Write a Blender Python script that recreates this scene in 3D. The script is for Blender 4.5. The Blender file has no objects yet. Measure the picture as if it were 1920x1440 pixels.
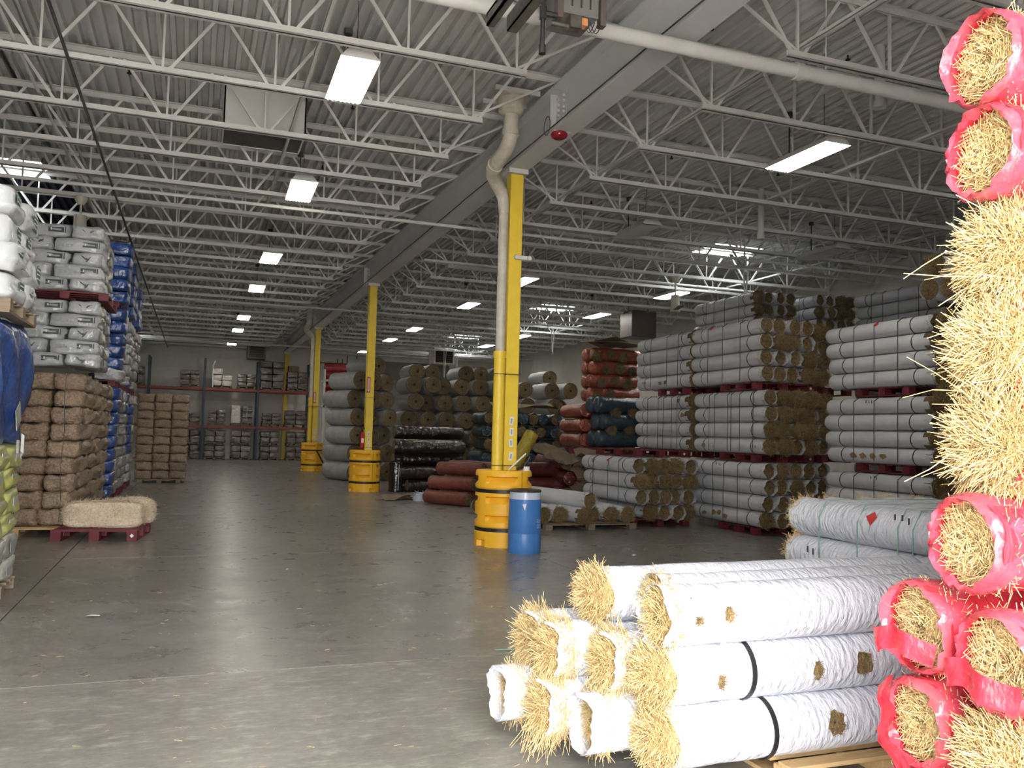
import bpy, bmesh, math, random
import numpy as np
from mathutils import Vector, Matrix, Euler

random.seed(7)
RNG = np.random.default_rng(7)
scene = bpy.context.scene
C = scene.collection
PI = math.pi

# ------------------------------------------------------------------ camera
CAM_H = 1.59
yaw, pitch, roll_ = math.radians(20.389), math.radians(3.369), math.radians(1.47)
fwd = Vector((math.sin(yaw) * math.cos(pitch), math.cos(yaw) * math.cos(pitch), math.sin(pitch)))
right0 = Vector((math.cos(yaw), -math.sin(yaw), 0))
up0 = right0.cross(fwd)
cr = right0 * math.cos(roll_) + up0 * math.sin(roll_)
cu = up0 * math.cos(roll_) - right0 * math.sin(roll_)
cam_data = bpy.data.cameras.new('camera')
cam_data.sensor_fit = 'HORIZONTAL'
cam_data.sensor_width = 36.0
cam_data.lens = 36.0 * 1593.2 / 1920.0
cam_data.clip_start = 0.05
cam_data.clip_end = 300
cam = bpy.data.objects.new('camera', cam_data)
C.objects.link(cam)
mw = Matrix((cr, cu, -fwd)).transposed().to_4x4()
mw.translation = Vector((0, 0, CAM_H))
cam.matrix_world = mw
scene.camera = cam

# ------------------------------------------------------------------ world, daylight, exposure
SKY = 26.0
LAMP = 24.0
SKYLIGHT = 16.0
world = bpy.data.worlds.new('overcast_sky')
scene.world = world
world.use_nodes = True
wb = world.node_tree.nodes['Background']
wb.inputs['Color'].default_value = (1.0, 0.99, 0.975, 1)
wb.inputs['Strength'].default_value = SKY
# sampling portal in the open dock door: guides sky light, emits nothing of its own
pl = bpy.data.lights.new('door_portal', 'AREA')
pl.shape = 'RECTANGLE'
pl.size, pl.size_y = 3.66, 4.3
pl.cycles.is_portal = True
po = bpy.data.objects.new('door_portal', pl)
po.location = (0.17, -0.55, 2.15)
po.rotation_euler = (PI / 2, 0, 0)
C.objects.link(po)
# high sun on the yard outside; its bounce comes in through the open dock door
sun = bpy.data.lights.new('sun', 'SUN')
sun.energy = 100.0
sun.angle = math.radians(3)
sun.color = (1.0, 0.95, 0.86)
so = bpy.data.objects.new('sun', sun)
so.rotation_euler = Vector((0.30, 0.33, -0.89)).to_track_quat('-Z', 'Y').to_euler()
so.location = (-6, -8, 9)
C.objects.link(so)
vs = scene.view_settings
vs.view_transform = 'Standard'
vs.look = 'None'
vs.exposure = 0.0
vs.gamma = 1.0
vs.use_curve_mapping = False
scene.cycles.max_bounces = 6
scene.cycles.use_adaptive_sampling = True
scene.cycles.adaptive_threshold = 0.12
scene.cycles.adaptive_min_samples = 16
scene.cycles.diffuse_bounces = 3
scene.cycles.glossy_bounces = 2
scene.cycles.transparent_max_bounces = 6
scene.cycles.sample_clamp_indirect = 6.0

# ------------------------------------------------------------------ materials
def M(name, col, rough=.6, col2=None, scale=6., bump=0., bscale=40., metal=0., coat=0., emit=0.,
      stretch=(1, 1, 1), rnd=0.12, alpha=1., detail=5., lo=.35, hi=.65, spec=.5, trans=0., bdist=.02, coat_rough=.12, bstretch=None):
    m = bpy.data.materials.new(name)
    m.use_nodes = True
    nt = m.node_tree
    N, L = nt.nodes, nt.links
    b = N['Principled BSDF']
    b.inputs['Roughness'].default_value = rough
    b.inputs['Metallic'].default_value = metal
    b.inputs['Specular IOR Level'].default_value = spec
    b.inputs['Coat Weight'].default_value = coat
    b.inputs['Coat Roughness'].default_value = coat_rough
    b.inputs['Alpha'].default_value = alpha
    b.inputs['Transmission Weight'].default_value = trans
    if emit:
        b.inputs['Emission Color'].default_value = (*col, 1)
        b.inputs['Emission Strength'].default_value = emit
    tc = N.new('ShaderNodeTexCoord')
    oi = N.new('ShaderNodeObjectInfo')
    mp = N.new('ShaderNodeMapping')
    mp.inputs['Scale'].default_value = stretch
    L.new(tc.outputs['Object'], mp.inputs['Vector'])
    sc = N.new('ShaderNodeVectorMath'); sc.operation = 'SCALE'
    sc.inputs[0].default_value = (37., 61., 17.)
    L.new(oi.outputs['Random'], sc.inputs['Scale'])
    L.new(sc.outputs['Vector'], mp.inputs['Location'])
    src = None
    if col2 is not None:
        nz = N.new('ShaderNodeTexNoise')
        nz.inputs['Scale'].default_value = scale
        nz.inputs['Detail'].default_value = detail
        nz.inputs['Roughness'].default_value = .65
        L.new(mp.outputs['Vector'], nz.inputs['Vector'])
        rp = N.new('ShaderNodeValToRGB')
        rp.color_ramp.elements[0].position = lo
        rp.color_ramp.elements[1].position = hi
        rp.color_ramp.elements[0].color = (*col2, 1)
        rp.color_ramp.elements[1].color = (*col, 1)
        L.new(nz.outputs['Fac'], rp.inputs['Fac'])
        src = rp.outputs['Color']
    if rnd > 0:
        mr = N.new('ShaderNodeMapRange')
        mr.inputs['To Min'].default_value = 1 - rnd
        mr.inputs['To Max'].default_value = 1 + rnd
        L.new(oi.outputs['Random'], mr.inputs['Value'])
        vm = N.new('ShaderNodeVectorMath'); vm.operation = 'SCALE'
        if src is None:
            vm.inputs[0].default_value = col
        else:
            L.new(src, vm.inputs[0])
        L.new(mr.outputs['Result'], vm.inputs['Scale'])
        src = vm.outputs['Vector']
    if src is None:
        b.inputs['Base Color'].default_value = (*col, 1)
    else:
        L.new(src, b.inputs['Base Color'])
    if bump > 0:
        n2 = N.new('ShaderNodeTexNoise')
        n2.inputs['Scale'].default_value = bscale
        n2.inputs['Detail'].default_value = 4
        if bstretch:
            mp2 = N.new('ShaderNodeMapping')
            mp2.inputs['Scale'].default_value = bstretch
            L.new(tc.outputs['Object'], mp2.inputs['Vector'])
            L.new(sc.outputs['Vector'], mp2.inputs['Location'])
            L.new(mp2.outputs['Vector'], n2.inputs['Vector'])
        else:
            L.new(mp.outputs['Vector'], n2.inputs['Vector'])
        bp = N.new('ShaderNodeBump')
        bp.inputs['Strength'].default_value = bump
        bp.inputs['Distance'].default_value = bdist
        L.new(n2.outputs['Fac'], bp.inputs['Height'])
        L.new(bp.outputs['Normal'], b.inputs['Normal'])
        if coat > 0:
            L.new(bp.outputs['Normal'], b.inputs['Coat Normal'])
    return m

MT = {}
MT['deck'] = M('painted_deck', (.72, .72, .71), .6, (.64, .64, .63), 1.5, rnd=0)
MT['deck_navy'] = M('navy_deck', (.035, .045, .085), .55, (.028, .036, .07), 1.5, rnd=0)
MT['steel_white'] = M('white_painted_steel', (.74, .74, .72), .5, (.64, .64, .62), 3., rnd=.04)
MT['girder'] = M('grey_painted_girder', (.72, .725, .73), .55, (.66, .665, .67), 1.2, rnd=0)
MT['wall'] = M('painted_block_wall', (.66, .635, .57), .8, (.57, .55, .495), .8, bump=.3, bscale=12, rnd=0)
MT['wall_out'] = M('tilt_up_front_wall', (.45, .43, .4), .8, rnd=0)
MT['yellow'] = M('yellow_paint', (.84, .60, .055), .45, (.79, .55, .045), 5., rnd=0)
MT['barrier'] = M('yellow_plastic', (.92, .49, .025), .5, (.86, .44, .02), 3., bump=.05, rnd=0)
MT['cream'] = M('cream_pipe_paint', (.62, .58, .49), .45, (.48, .44, .37), 7., rnd=0)
MT['black'] = M('black_strap', (.012, .012, .013), .5, rnd=0)
MT['darkmetal'] = M('dark_metal', (.06, .058, .055), .5, (.035, .034, .033), 9., rnd=0)
MT['galv'] = M('galvanised_steel', (.13, .125, .11), .45, (.07, .068, .06), 14., metal=.6, rnd=0)
MT['brownmetal'] = M('brown_heater_paint', (.07, .055, .05), .5, rnd=0)
MT['greymetal'] = M('grey_heater_paint', (.11, .11, .105), .5, rnd=0)
MT['brass'] = M('brass_valve', (.5, .2, .08), .4, rnd=0)
MT['white'] = M('white_plastic', (.75, .75, .73), .45, rnd=0)
MT['paper'] = M('white_paper', (.75, .75, .74), .8, rnd=.05)
MT['red_sign'] = M('red_sign', (.5, .035, .03), .5, rnd=0)
MT['red_lens'] = M('red_lens', (.2, .008, .014), .15, rnd=0)
MT['lamp'] = M('lamp_lens', (1., .955, .86), .5, emit=LAMP, rnd=0)
MT['lamp_off'] = M('unlit_lamp_lens', (.6, .6, .58), .3, rnd=0)
MT['skylight'] = M('skylight_panel', (.95, .98, 1.), .5, emit=SKYLIGHT, rnd=0)
MT['wrap'] = M('white_net_wrap', (.60, .605, .625), .55, (.50, .505, .53), 5., bump=.45, bscale=9, stretch=(1, .4, 1), rnd=.07, bdist=.02)
MT['wrap_near'] = M('white_net_wrap_near', (.74, .76, .82), .5, (.66, .68, .755), 6., bump=.8, bscale=16, rnd=.04, bstretch=(1., 2.2, 1.), bdist=.03)
MT['bigwrap'] = M('grey_net_wrap', (.43, .425, .41), .55, (.34, .335, .32), 5., bump=.5, bscale=14, rnd=.12)
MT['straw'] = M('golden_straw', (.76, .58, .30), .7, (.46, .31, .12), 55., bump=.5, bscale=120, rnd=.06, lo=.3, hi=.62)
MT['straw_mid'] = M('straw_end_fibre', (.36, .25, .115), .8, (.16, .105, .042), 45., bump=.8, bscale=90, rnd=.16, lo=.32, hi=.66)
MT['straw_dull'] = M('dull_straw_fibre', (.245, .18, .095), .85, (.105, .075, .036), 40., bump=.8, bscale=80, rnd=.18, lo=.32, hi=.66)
MT['straw_gap_shade'] = M('shaded_straw_gaps', (.22, .15, .068), .9, (.085, .056, .024), 45., bump=1., bscale=80, rnd=.14)  # darker core colour, painting in the shadow between strands
MT['hollow'] = M('dark_core', (.02, .015, .01), .9, rnd=0)
MT['straw_core'] = M('brown_straw_and_gap_shade', (.34, .235, .10), .9, (.12, .075, .03), 50., bump=1., bscale=70, rnd=.05)  # brown straw in torn holes; also painted shadow behind near strands
MT['wafer'] = M('pale_excelsior', (.76, .64, .48), .85, (.55, .44, .31), 40., bump=1., bscale=60, rnd=.04)
MT['redfilm'] = M('red_net_film', (.66, .035, .06), .42, (.52, .022, .04), 9., bump=.6, bscale=18, coat=.12, rnd=.05, bstretch=(1., 2.5, 1.))
MT['redfilm_clear'] = M('clear_pink_film', (.76, .065, .11), .22, (.80, .12, .18), 6., bump=.8, bscale=14, coat=.3, rnd=.04, alpha=.66)
MT['terracotta'] = M('terracotta_net', (.20, .055, .035), .5, (.13, .035, .024), 9., bump=.7, bscale=22, coat=.15, rnd=.15)
MT['darkred'] = M('dark_red_net', (.13, .022, .02), .4, (.08, .015, .014), 9., bump=.7, bscale=18, coat=.3, rnd=.15)
MT['orange'] = M('orange_net', (.33, .082, .042), .4, (.20, .05, .028), 9., bump=.7, bscale=18, coat=.4, rnd=.12)
MT['bluenet'] = M('blue_net', (.028, .062, .10), .4, (.03, .035, .035), 9., bump=.8, bscale=18, coat=.35, rnd=.25)
MT['rackred'] = M('red_roll_film', (.28, .02, .022), .4, (.18, .014, .015), 9., bump=.5, bscale=14, coat=.3, rnd=.1)
MT['blackfilm'] = M('dark_brown_film', (.022, .014, .012), .3, (.012, .008, .007), 9., bump=1., bscale=7, bdist=.05, coat=.35, rnd=.2)
MT['black_wrap'] = M('black_stretch_film', (.008, .008, .01), .25, bump=.8, bscale=12, coat=.6, rnd=0)
MT['yellownet'] = M('yellow_net', (.5, .37, .035), .45, (.38, .27, .025), 12., bump=.6, bscale=30, rnd=0)
MT['bag_silver'] = M('silver_bag_film', (.46, .475, .49), .35, (.36, .37, .385), 5., bump=.9, bscale=8, coat=.5, rnd=.12, bdist=.03)
MT['bag_white'] = M('white_bag_film', (.72, .74, .76), .35, (.64, .66, .68), 4., bump=.6, bscale=7, coat=.35, rnd=.05, bdist=.03)
MT['bag_blue'] = M('blue_bag_film', (.028, .085, .30), .3, (.018, .055, .21), 5., bump=1., bscale=8, coat=.7, rnd=.12, bdist=.03)
MT['blue_near'] = M('near_blue_film', (.030, .085, .30), .32, (.02, .05, .19), 3., bump=.9, bscale=6, coat=.5, rnd=.08, bdist=.03)
MT['bag_clear'] = M('film_wrapped_side', (.36, .355, .34), .3, (.17, .165, .155), 8., bump=1., bscale=9, coat=.7, rnd=.12, bdist=.03)
MT['bag_yellow'] = M('yellow_green_bag', (.50, .49, .13), .4, (.40, .42, .17), 4., bump=.6, bscale=7, coat=.4, rnd=.12, bdist=.03)
MT['bag_pale'] = M('pale_grey_bag', (.50, .51, .47), .4, (.38, .40, .34), 4., bump=.7, bscale=7, coat=.4, rnd=.08, bdist=.03)
MT['bale'] = M('brown_excelsior_bale', (.33, .235, .155), .6, (.18, .125, .08), 30., bump=1., bscale=35, coat=.35, rnd=.10, coat_rough=.2)
MT['print_dark'] = M('dark_print', (.035, .04, .045), .5, rnd=0)
MT['print_green'] = M('dark_green_print', (.015, .07, .03), .5, rnd=0)
MT['print_grey'] = M('grey_print', (.3, .32, .34), .5, rnd=0)
MT['pallet_red'] = M('red_pallet_paint', (.155, .016, .024), .65, (.10, .011, .016), 8., rnd=.12)
MT['pallet_wood'] = M('pallet_wood', (.62, .44, .22), .75, (.50, .33, .15), 5., stretch=(1, 8, 8), rnd=.08)
MT['pallet_old'] = M('weathered_wood', (.26, .20, .14), .8, (.17, .13, .09), 6., stretch=(1, 8, 8), rnd=.1)
MT['drum'] = M('blue_plastic_drum', (.06, .20, .52), .4, (.05, .17, .45), 4., bump=.1, rnd=0)
MT['liner'] = M('clear_liner', (.50, .56, .66), .3, rnd=0)
MT['rim'] = M('drum_rim', (.045, .035, .03), .35, rnd=0)
MT['rack_blue'] = M('rack_blue_green', (.018, .038, .055), .5, rnd=.05)
MT['rack_orange'] = M('rack_red_beam', (.20, .035, .022), .5, rnd=.05)
MT['carton'] = M('wrapped_carton', (.17, .14, .115), .3, (.075, .062, .052), 7., bump=1., bscale=5, coat=1., rnd=.2, bdist=.04, bstretch=(1, 1, 2.5))
MT['carton_white'] = M('wrapped_white_carton', (.62, .60, .54), .35, (.46, .44, .39), 6., bump=1., bscale=8, coat=.6, rnd=.1, bdist=.04)
MT['cardboard'] = M('kraft_cardboard', (.22, .165, .105), .85, (.16, .12, .075), 5., rnd=.08)
MT['fan'] = M('ceiling_fan_cream', (.46, .44, .37), .5, rnd=0)
MT['wire'] = M('dark_wire', (.05, .055, .055), .5, rnd=0)
MT['greenwire'] = M('green_twine', (.24, .42, .34), .6, rnd=0)
MT['ink'] = M('marker_ink', (.05, .05, .06), .7, rnd=0)
MT['chalk'] = M('white_print', (.72, .74, .78), .6, rnd=0)
MT['glass_red'] = MT['red_lens']
MT['extinguisher'] = M('red_extinguisher', (.42, .02, .02), .35, rnd=0)
MT['asphalt'] = M('yard_concrete', (.58, .56, .53), .85, (.5, .485, .455), 2., rnd=0)

def floor_material(name='polished_concrete', k=1., worn=False):
    m = bpy.data.materials.new(name)
    m.use_nodes = True
    N, L = m.node_tree.nodes, m.node_tree.links
    b = N['Principled BSDF']
    tc = N.new('ShaderNodeTexCoord')
    def noise(scale, detail, stretch=(1, 1, 1), rough=.6):
        mp = N.new('ShaderNodeMapping'); mp.inputs['Scale'].default_value = stretch
        L.new(tc.outputs['Object'], mp.inputs['Vector'])
        n = N.new('ShaderNodeTexNoise'); n.inputs['Scale'].default_value = scale
        n.inputs['Detail'].default_value = detail; n.inputs['Roughness'].default_value = rough
        L.new(mp.outputs['Vector'], n.inputs['Vector'])
        return n.outputs['Fac']
    def ramp(f, a, b_, ca, cb):
        r = N.new('ShaderNodeValToRGB')
        r.color_ramp.elements[0].position = a; r.color_ramp.elements[1].position = b_
        r.color_ramp.elements[0].color = (*ca, 1); r.color_ramp.elements[1].color = (*cb, 1)
        L.new(f, r.inputs['Fac'])
        return r.outputs['Color']
    def mix(a, b_, fac, mode='MULTIPLY'):
        x = N.new('ShaderNodeMix'); x.data_type = 'RGBA'; x.blend_type = mode
        x.inputs['Factor'].default_value = fac
        L.new(a, x.inputs['A']); L.new(b_, x.inputs['B'])
        return x.outputs['Result']
    base = ramp(noise(.45, 3), .3, .7, (.25 * k, .236 * k, .206 * k), (.32 * k, .303 * k, .266 * k))
    grain = ramp(noise(22, 8, (.7, 1, 1), .75), .32, .68, (.72, .72, .72), (1.2, 1.2, 1.2))
    stain = ramp(noise(1.6, 7, (1, 1.4, 1), .7), .28, .55, (.72, .72, .73), (1, 1, 1))
    speck = ramp(noise(38, 4, (.45, 1, 1), .6), .60, .70, (0, 0, 0), (.17, .16, .14))
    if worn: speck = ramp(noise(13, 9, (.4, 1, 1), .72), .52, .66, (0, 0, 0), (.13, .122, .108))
    scuff = ramp(noise(5, 8, (1, 3.5, 1), .8), .56, .72, (0, 0, 0), (.07, .066, .058))
    c = mix(base, grain, .85)
    c = mix(c, stain, .9)
    c = mix(c, speck, 1., 'ADD')
    c = mix(c, scuff, 1., 'ADD')
    L.new(c, b.inputs['Base Color'])
    rr = ramp(noise(3., 8, (1, 1, 1), .7), .3, .7, (.22, .22, .22), (.42, .42, .42))
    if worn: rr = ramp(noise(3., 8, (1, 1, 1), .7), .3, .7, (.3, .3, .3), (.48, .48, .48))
    L.new(rr, b.inputs['Roughness'])
    b.inputs['Specular IOR Level'].default_value = .5
    bp = N.new('ShaderNodeBump'); bp.inputs['Strength'].default_value = .06; bp.inputs['Distance'].default_value = .01
    L.new(noise(9, 6), bp.inputs['Height']); L.new(bp.outputs['Normal'], b.inputs['Normal'])
    return m
MT['floor'] = floor_material('polished_concrete', .80)
MT['floor_worn_lit'] = floor_material('worn_door_lit_concrete', .86, True)  # worn, flecked near slab, also lightened to paint in door light

# ------------------------------------------------------------------ mesh helpers
class MB:
    def __init__(s): s.V = []; s.F = []; s.n = 0
    def add(s, V, F):
        V = np.asarray(V, float).reshape(-1, 3)
        s.V.append(V)
        if isinstance(F, np.ndarray): s.F += (F + s.n).tolist()
        else: s.F += [[i + s.n for i in f] for f in F]
        s.n += len(V); return s
    def box(s, c, d, R=None):
        x, y, z = np.array(d) / 2
        v = np.array([[-x, -y, -z], [x, -y, -z], [x, y, -z], [-x, y, -z], [-x, -y, z], [x, -y, z], [x, y, z], [-x, y, z]])
        if R is not None: v = v @ np.array(R).T
        return s.add(v + np.array(c), [[0, 3, 2, 1], [4, 5, 6, 7], [0, 1, 5, 4], [1, 2, 6, 5], [2, 3, 7, 6], [3, 0, 4, 7]])
    def span(s, a, b):
        a, b = np.array(a, float), np.array(b, float)
        return s.box((a + b) / 2, np.abs(b - a))
    def bar(s, p0, p1, w, h, up=(0, 0, 1)):
        p0, p1 = np.array(p0, float), np.array(p1, float)
        d = p1 - p0; L = np.linalg.norm(d); d /= L
        u = np.array(up, float)
        if abs(d @ u) > .98: u = np.array((0, 1., 0))
        a = np.cross(d, u); a /= np.linalg.norm(a); b = np.cross(a, d)
        R = np.stack([d, a, b], 1)
        return s.box((p0 + p1) / 2, (L, w, h), R)
    def cyl(s, p0, p1, r0, r1=None, n=12, caps=True):
        if r1 is None: r1 = r0
        p0, p1 = np.array(p0, float), np.array(p1, float)
        d = p1 - p0; d = d / np.linalg.norm(d)
        u = np.array((0, 0, 1.)) if abs(d[2]) < .9 else np.array((1., 0, 0))
        a = np.cross(d, u); a /= np.linalg.norm(a); b = np.cross(d, a)
        t = np.linspace(0, 2 * PI, n, endpoint=False)
        ring = np.cos(t)[:, None] * a + np.sin(t)[:, None] * b
        V = np.vstack([p0 + ring * r0, p1 + ring * r1])
        F = [[i, (i + 1) % n, n + (i + 1) % n, n + i] for i in range(n)]
        if caps: F += [list(range(n))[::-1], list(range(n, 2 * n))]
        return s.add(V, F)
    def tube(s, pts, r, n=8):
        pts = np.array(pts, float); k = len(pts)
        rr = np.full(k, r) if np.isscalar(r) else np.array(r, float)
        tg = np.gradient(pts, axis=0); tg /= np.linalg.norm(tg, axis=1)[:, None] + 1e-9
        u = np.array((0, 0, 1.)) if abs(tg[0][2]) < .9 else np.array((1., 0, 0))
        t = np.linspace(0, 2 * PI, n, endpoint=False); V = []
        for i in range(k):
            a = np.cross(tg[i], u); a /= np.linalg.norm(a) + 1e-9; b = np.cross(a, tg[i]); u = b
            V.append(pts[i] + rr[i] * (np.cos(t)[:, None] * a + np.sin(t)[:, None] * b))
        F = [[i * n + j, i * n + (j + 1) % n, (i + 1) * n + (j + 1) % n, (i + 1) * n + j] for i in range(k - 1) for j in range(n)]
        F += [list(range(n))[::-1], list(range((k - 1) * n, k * n))]
        return s.add(np.vstack(V), F)
    def lathe(s, prof, n=24, c=(0, 0, 0)):
        t = np.linspace(0, 2 * PI, n, endpoint=False); V = []
        for r, z in prof: V.append(np.stack([r * np.cos(t) + c[0], r * np.sin(t) + c[1], np.full(n, z + c[2])], 1))
        k = len(prof)
        F = [[i * n + j, i * n + (j + 1) % n, (i + 1) * n + (j + 1) % n, (i + 1) * n + j] for i in range(k - 1) for j in range(n)]
        return s.add(np.vstack(V), F)
    def grid(s, G, closed=False):
        G = np.array(G, float); k, n = G.shape[:2]
        F = [[i * n + j, i * n + (j + 1) % n, (i + 1) * n + (j + 1) % n, (i + 1) * n + j] for i in range(k - 1) for j in range(n if closed else n - 1)]
        return s.add(G.reshape(-1, 3), F)
    def prism(s, pts, y0, y1):
        """polygon in x,z extruded along y"""
        n = len(pts)
        V = [(x, y0, z) for x, z in pts] + [(x, y1, z) for x, z in pts]
        F = [[i, (i + 1) % n, n + (i + 1) % n, n + i] for i in range(n)] + [list(range(n))[::-1], list(range(n, 2 * n))]
        return s.add(V, F)
    def strands(s, P, D, L, r, bend=.25, seg=2):
        n = len(P)
        D = D / (np.linalg.norm(D, axis=1)[:, None] + 1e-9)
        q = RNG.normal(size=(n, 3)); a = np.cross(D, q); a /= np.linalg.norm(a, axis=1)[:, None] + 1e-9
        b = np.cross(D, a)
        L = np.broadcast_to(np.asarray(L, float), (n,)); r = np.broadcast_to(np.asarray(r, float), (n,))
        bd = RNG.normal(size=n) * bend
        rings = []
        for k in range(seg + 1):
            t = k / seg
            ctr = P + D * (L * t)[:, None] + a * (bd * L * t * t)[:, None]
            rad = r * (1 - .35 * t)
            for j in range(3):
                an = 2 * PI * j / 3
                rings.append(ctr + (math.cos(an) * a + math.sin(an) * b) * rad[:, None])
        V = np.stack(rings, 1)  # n, 3(seg+1), 3
        m = 3 * (seg + 1)
        f = [[3 * k + j, 3 * k + (j + 1) % 3, 3 * k + 3 + (j + 1) % 3, 3 * k + 3 + j] for k in range(seg) for j in range(3)]
        F = (np.array(f)[None] + (np.arange(n) * m)[:, None, None]).reshape(-1, 4)
        return s.add(V.reshape(-1, 3), F)
    def mesh(s, name, mat=None, bevel=0., smooth=None):
        me = bpy.data.meshes.new(name)
        V = np.vstack(s.V)
        me.from_pydata(V.tolist(), [], s.F)
        if bevel > 0:
            bm = bmesh.new(); bm.from_mesh(me)
            bmesh.ops.bevel(bm, geom=[e for e in bm.edges], offset=bevel, segments=1, affect='EDGES', clamp_overlap=True)
            bm.to_mesh(me); bm.free()
        if smooth is not None:
            me.polygons.foreach_set('use_smooth', [True] * len(me.polygons))
            if smooth < 180: me.set_sharp_from_angle(angle=math.radians(smooth))
        if mat is not None: me.materials.append(MT[mat] if isinstance(mat, str) else mat)
        cm = {'straw': 'straw_core', 'straw_mid': 'straw_gap_shade', 'straw_dull': 'straw_gap_shade'}.get(mat if isinstance(mat, str) else '')
        if cm and getattr(s, 'core', 0):
            me.materials.append(MT[cm]); me.polygons.foreach_set('material_index', [1] * s.core + [0] * (len(me.polygons) - s.core))  # core faces coloured darker as shadow between the strands
        me.update()
        return me

def obj(name, me, parent=None, loc=(0, 0, 0), rot=(0, 0, 0), mat=None, bevel=0., smooth=None, kind=None, label=None):
    if isinstance(me, MB): me = me.mesh(name, mat, bevel, smooth)
    o = bpy.data.objects.new(name, me)
    C.objects.link(o)
    o.location = loc; o.rotation_euler = rot
    if parent is not None: o.parent = parent
    if kind: o['kind'] = kind
    if label: o['label'] = label
    return o
def tag(o, label, cat, group=None):
    o['label'] = label; o['category'] = cat
    if group: o['group'] = group
    return o
def thing(name, label, cat, loc=(0, 0, 0), rot=(0, 0, 0), group=None):
    o = bpy.data.objects.new(name, None); C.objects.link(o)
    o.empty_display_size = .1
    o.location = loc; o.rotation_euler = rot
    return tag(o, label, cat, group)
def struct(name, mb, mat, **k):
    return obj(name, mb, mat=mat, kind='structure', **k)
def text_mesh(txt, size, mat):
    cu_ = bpy.data.curves.new('lettering', 'FONT'); cu_.body = txt; cu_.size = size
    cu_.align_x = 'CENTER'; cu_.align_y = 'CENTER'; cu_.extrude = .0008
    o = bpy.data.objects.new('lettering', cu_); C.objects.link(o)
    bpy.context.view_layer.update()
    me = bpy.data.meshes.new_from_object(o)
    bpy.data.objects.remove(o); me.materials.clear(); me.materials.append(MT[mat])
    return me
ORD = ['first', 'second', 'third', 'fourth', 'fifth', 'sixth', 'seventh', 'eighth', 'ninth', 'tenth', 'eleventh', 'twelfth',
       'thirteenth', 'fourteenth', 'fifteenth', 'sixteenth', 'seventeenth', 'eighteenth', 'nineteenth', 'twentieth',
       '21st', '22nd', '23rd', '24th', '25th', '26th', '27th', '28th', '29th', '30th', '31st', '32nd']
def smoothnoise(th, y, seed, f=3):
    rs = np.random.default_rng(seed); o = 0
    for k in range(5):
        a, b, p = rs.integers(1, f + 2), rs.uniform(.5, 6), rs.uniform(0, 6.28)
        o = o + np.sin(a * th + b * y + p) / (k + 1.5)
    return o / 1.6

# ================================================================== THE SHELL
XL, XR, YF, YB, ZD = -7.7, 16.2, -0.6, 45.0, 6.22
GX = 4.28                     # girder / column line
COLY = [11.6 + 10.67 * i for i in range(4)]
BAY = 10.67
# floor: slabs with saw-cut joints
fl = struct('floor', MB().span((XL, YF - 14, -.12), (XR, YB, -.012)), 'hollow')
fl['label'] = 'grey polished concrete warehouse floor'
xs = [XL, -1.38, GX, 10.2, XR]
ys = [YF, 5.87, 5.87 + 5.33, 5.87 + BAY, 5.87 + 1.5 * BAY, 5.87 + 2 * BAY, 5.87 + 2.5 * BAY, 5.87 + 3 * BAY, YB]
for i in range(len(xs) - 1):
    for j in range(len(ys) - 1):
        g = .006
        obj('floor_slab', MB().span((xs[i] + g, ys[j] + g, -.05), (xs[i + 1] - g, ys[j + 1] - g, 0)), fl, mat='floor_worn_lit' if j == 0 else 'floor')
struct('apron', MB().span((-25, -30, -.1), (25, YF, -.005)), 'asphalt')
# walls
wbk = struct('wall_back', MB().span((XL - .2, YB, -.1), (XR + .2, YB + .2, 7)), 'wall')
struct('wall_right', MB().span((XR, YF, -.1), (XR + .2, YB, 7)), 'wall')
struct('wall_left', MB().span((XL - .2, YF, -.1), (XL, YB, 7)), 'wall')
DX0, DX1, DZ = -1.66, 2.0, 4.3
fw = MB()
fw.span((XL - .2, YF - .2, -.1), (DX0, YF, 7)); fw.span((DX1, YF - .2, -.1), (XR + .2, YF, 7)); fw.span((DX0, YF - .2, DZ), (DX1, YF, 7))
struct('wall_front', fw, 'wall_out')
# ceiling: fluted steel deck with square skylight openings
SKY_X = [(-4.15, -2.75), (11.35, 12.75)]
SKY_Y = [(y, y + 1.35) for y in (6.35, 16.95, 27.7, 38.5)]
P = .1524
def deck_mesh(x0, x1, ycuts):
    mb = MB(); x = x0
    while x < x1 - 1e-6:
        segs = [(YF, YB)]
        for a, b in SKY_X:
            if a - .02 < x + P / 2 < b + .02:
                segs = []; y = YF
                for c, d in SKY_Y: segs.append((y, c)); y = d
                segs.append((y, YB))
        segs = [(max(s, ycuts[0]), min(e, ycuts[1])) for s, e in segs]
        prof = [(x, ZD), (x + .05, ZD), (x + .062, ZD + .075), (x + P - .012, ZD + .075), (x + P, ZD)]
        for s, e in segs:
            if e - s < .01: continue
            V = [(px, s, pz) for px, pz in prof] + [(px, e, pz) for px, pz in prof]
            mb.add(V, [[i + 1, i, 5 + i, 6 + i] for i in range(4)])
        x += P
    return mb
NAVY_X = -2.45
cl = struct('ceiling', deck_mesh(NAVY_X, XR, (YF, YB)), 'deck'); cl['label'] = 'grey painted fluted steel roof deck'
obj('deck_bay', deck_mesh(XL, NAVY_X - P + .001, (YF, 18.3)), cl, mat='deck')
obj('navy_deck_bay', deck_mesh(XL, NAVY_X - P + .001, (18.3, YB)), cl, mat='deck_navy', label='dark navy blue deck bay')  # left deck strip past the skylight, coloured dark navy
roof = MB().span((XL - .2, YF - .2, ZD + .22), (SKY_X[0][0], YB + .2, ZD + .3))
roof.span((SKY_X[0][1], YF - .2, ZD + .22), (SKY_X[1][0], YB + .2, ZD + .3)); roof.span((SKY_X[1][1], YF - .2, ZD + .22), (XR + .2, YB + .2, ZD + .3))
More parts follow.
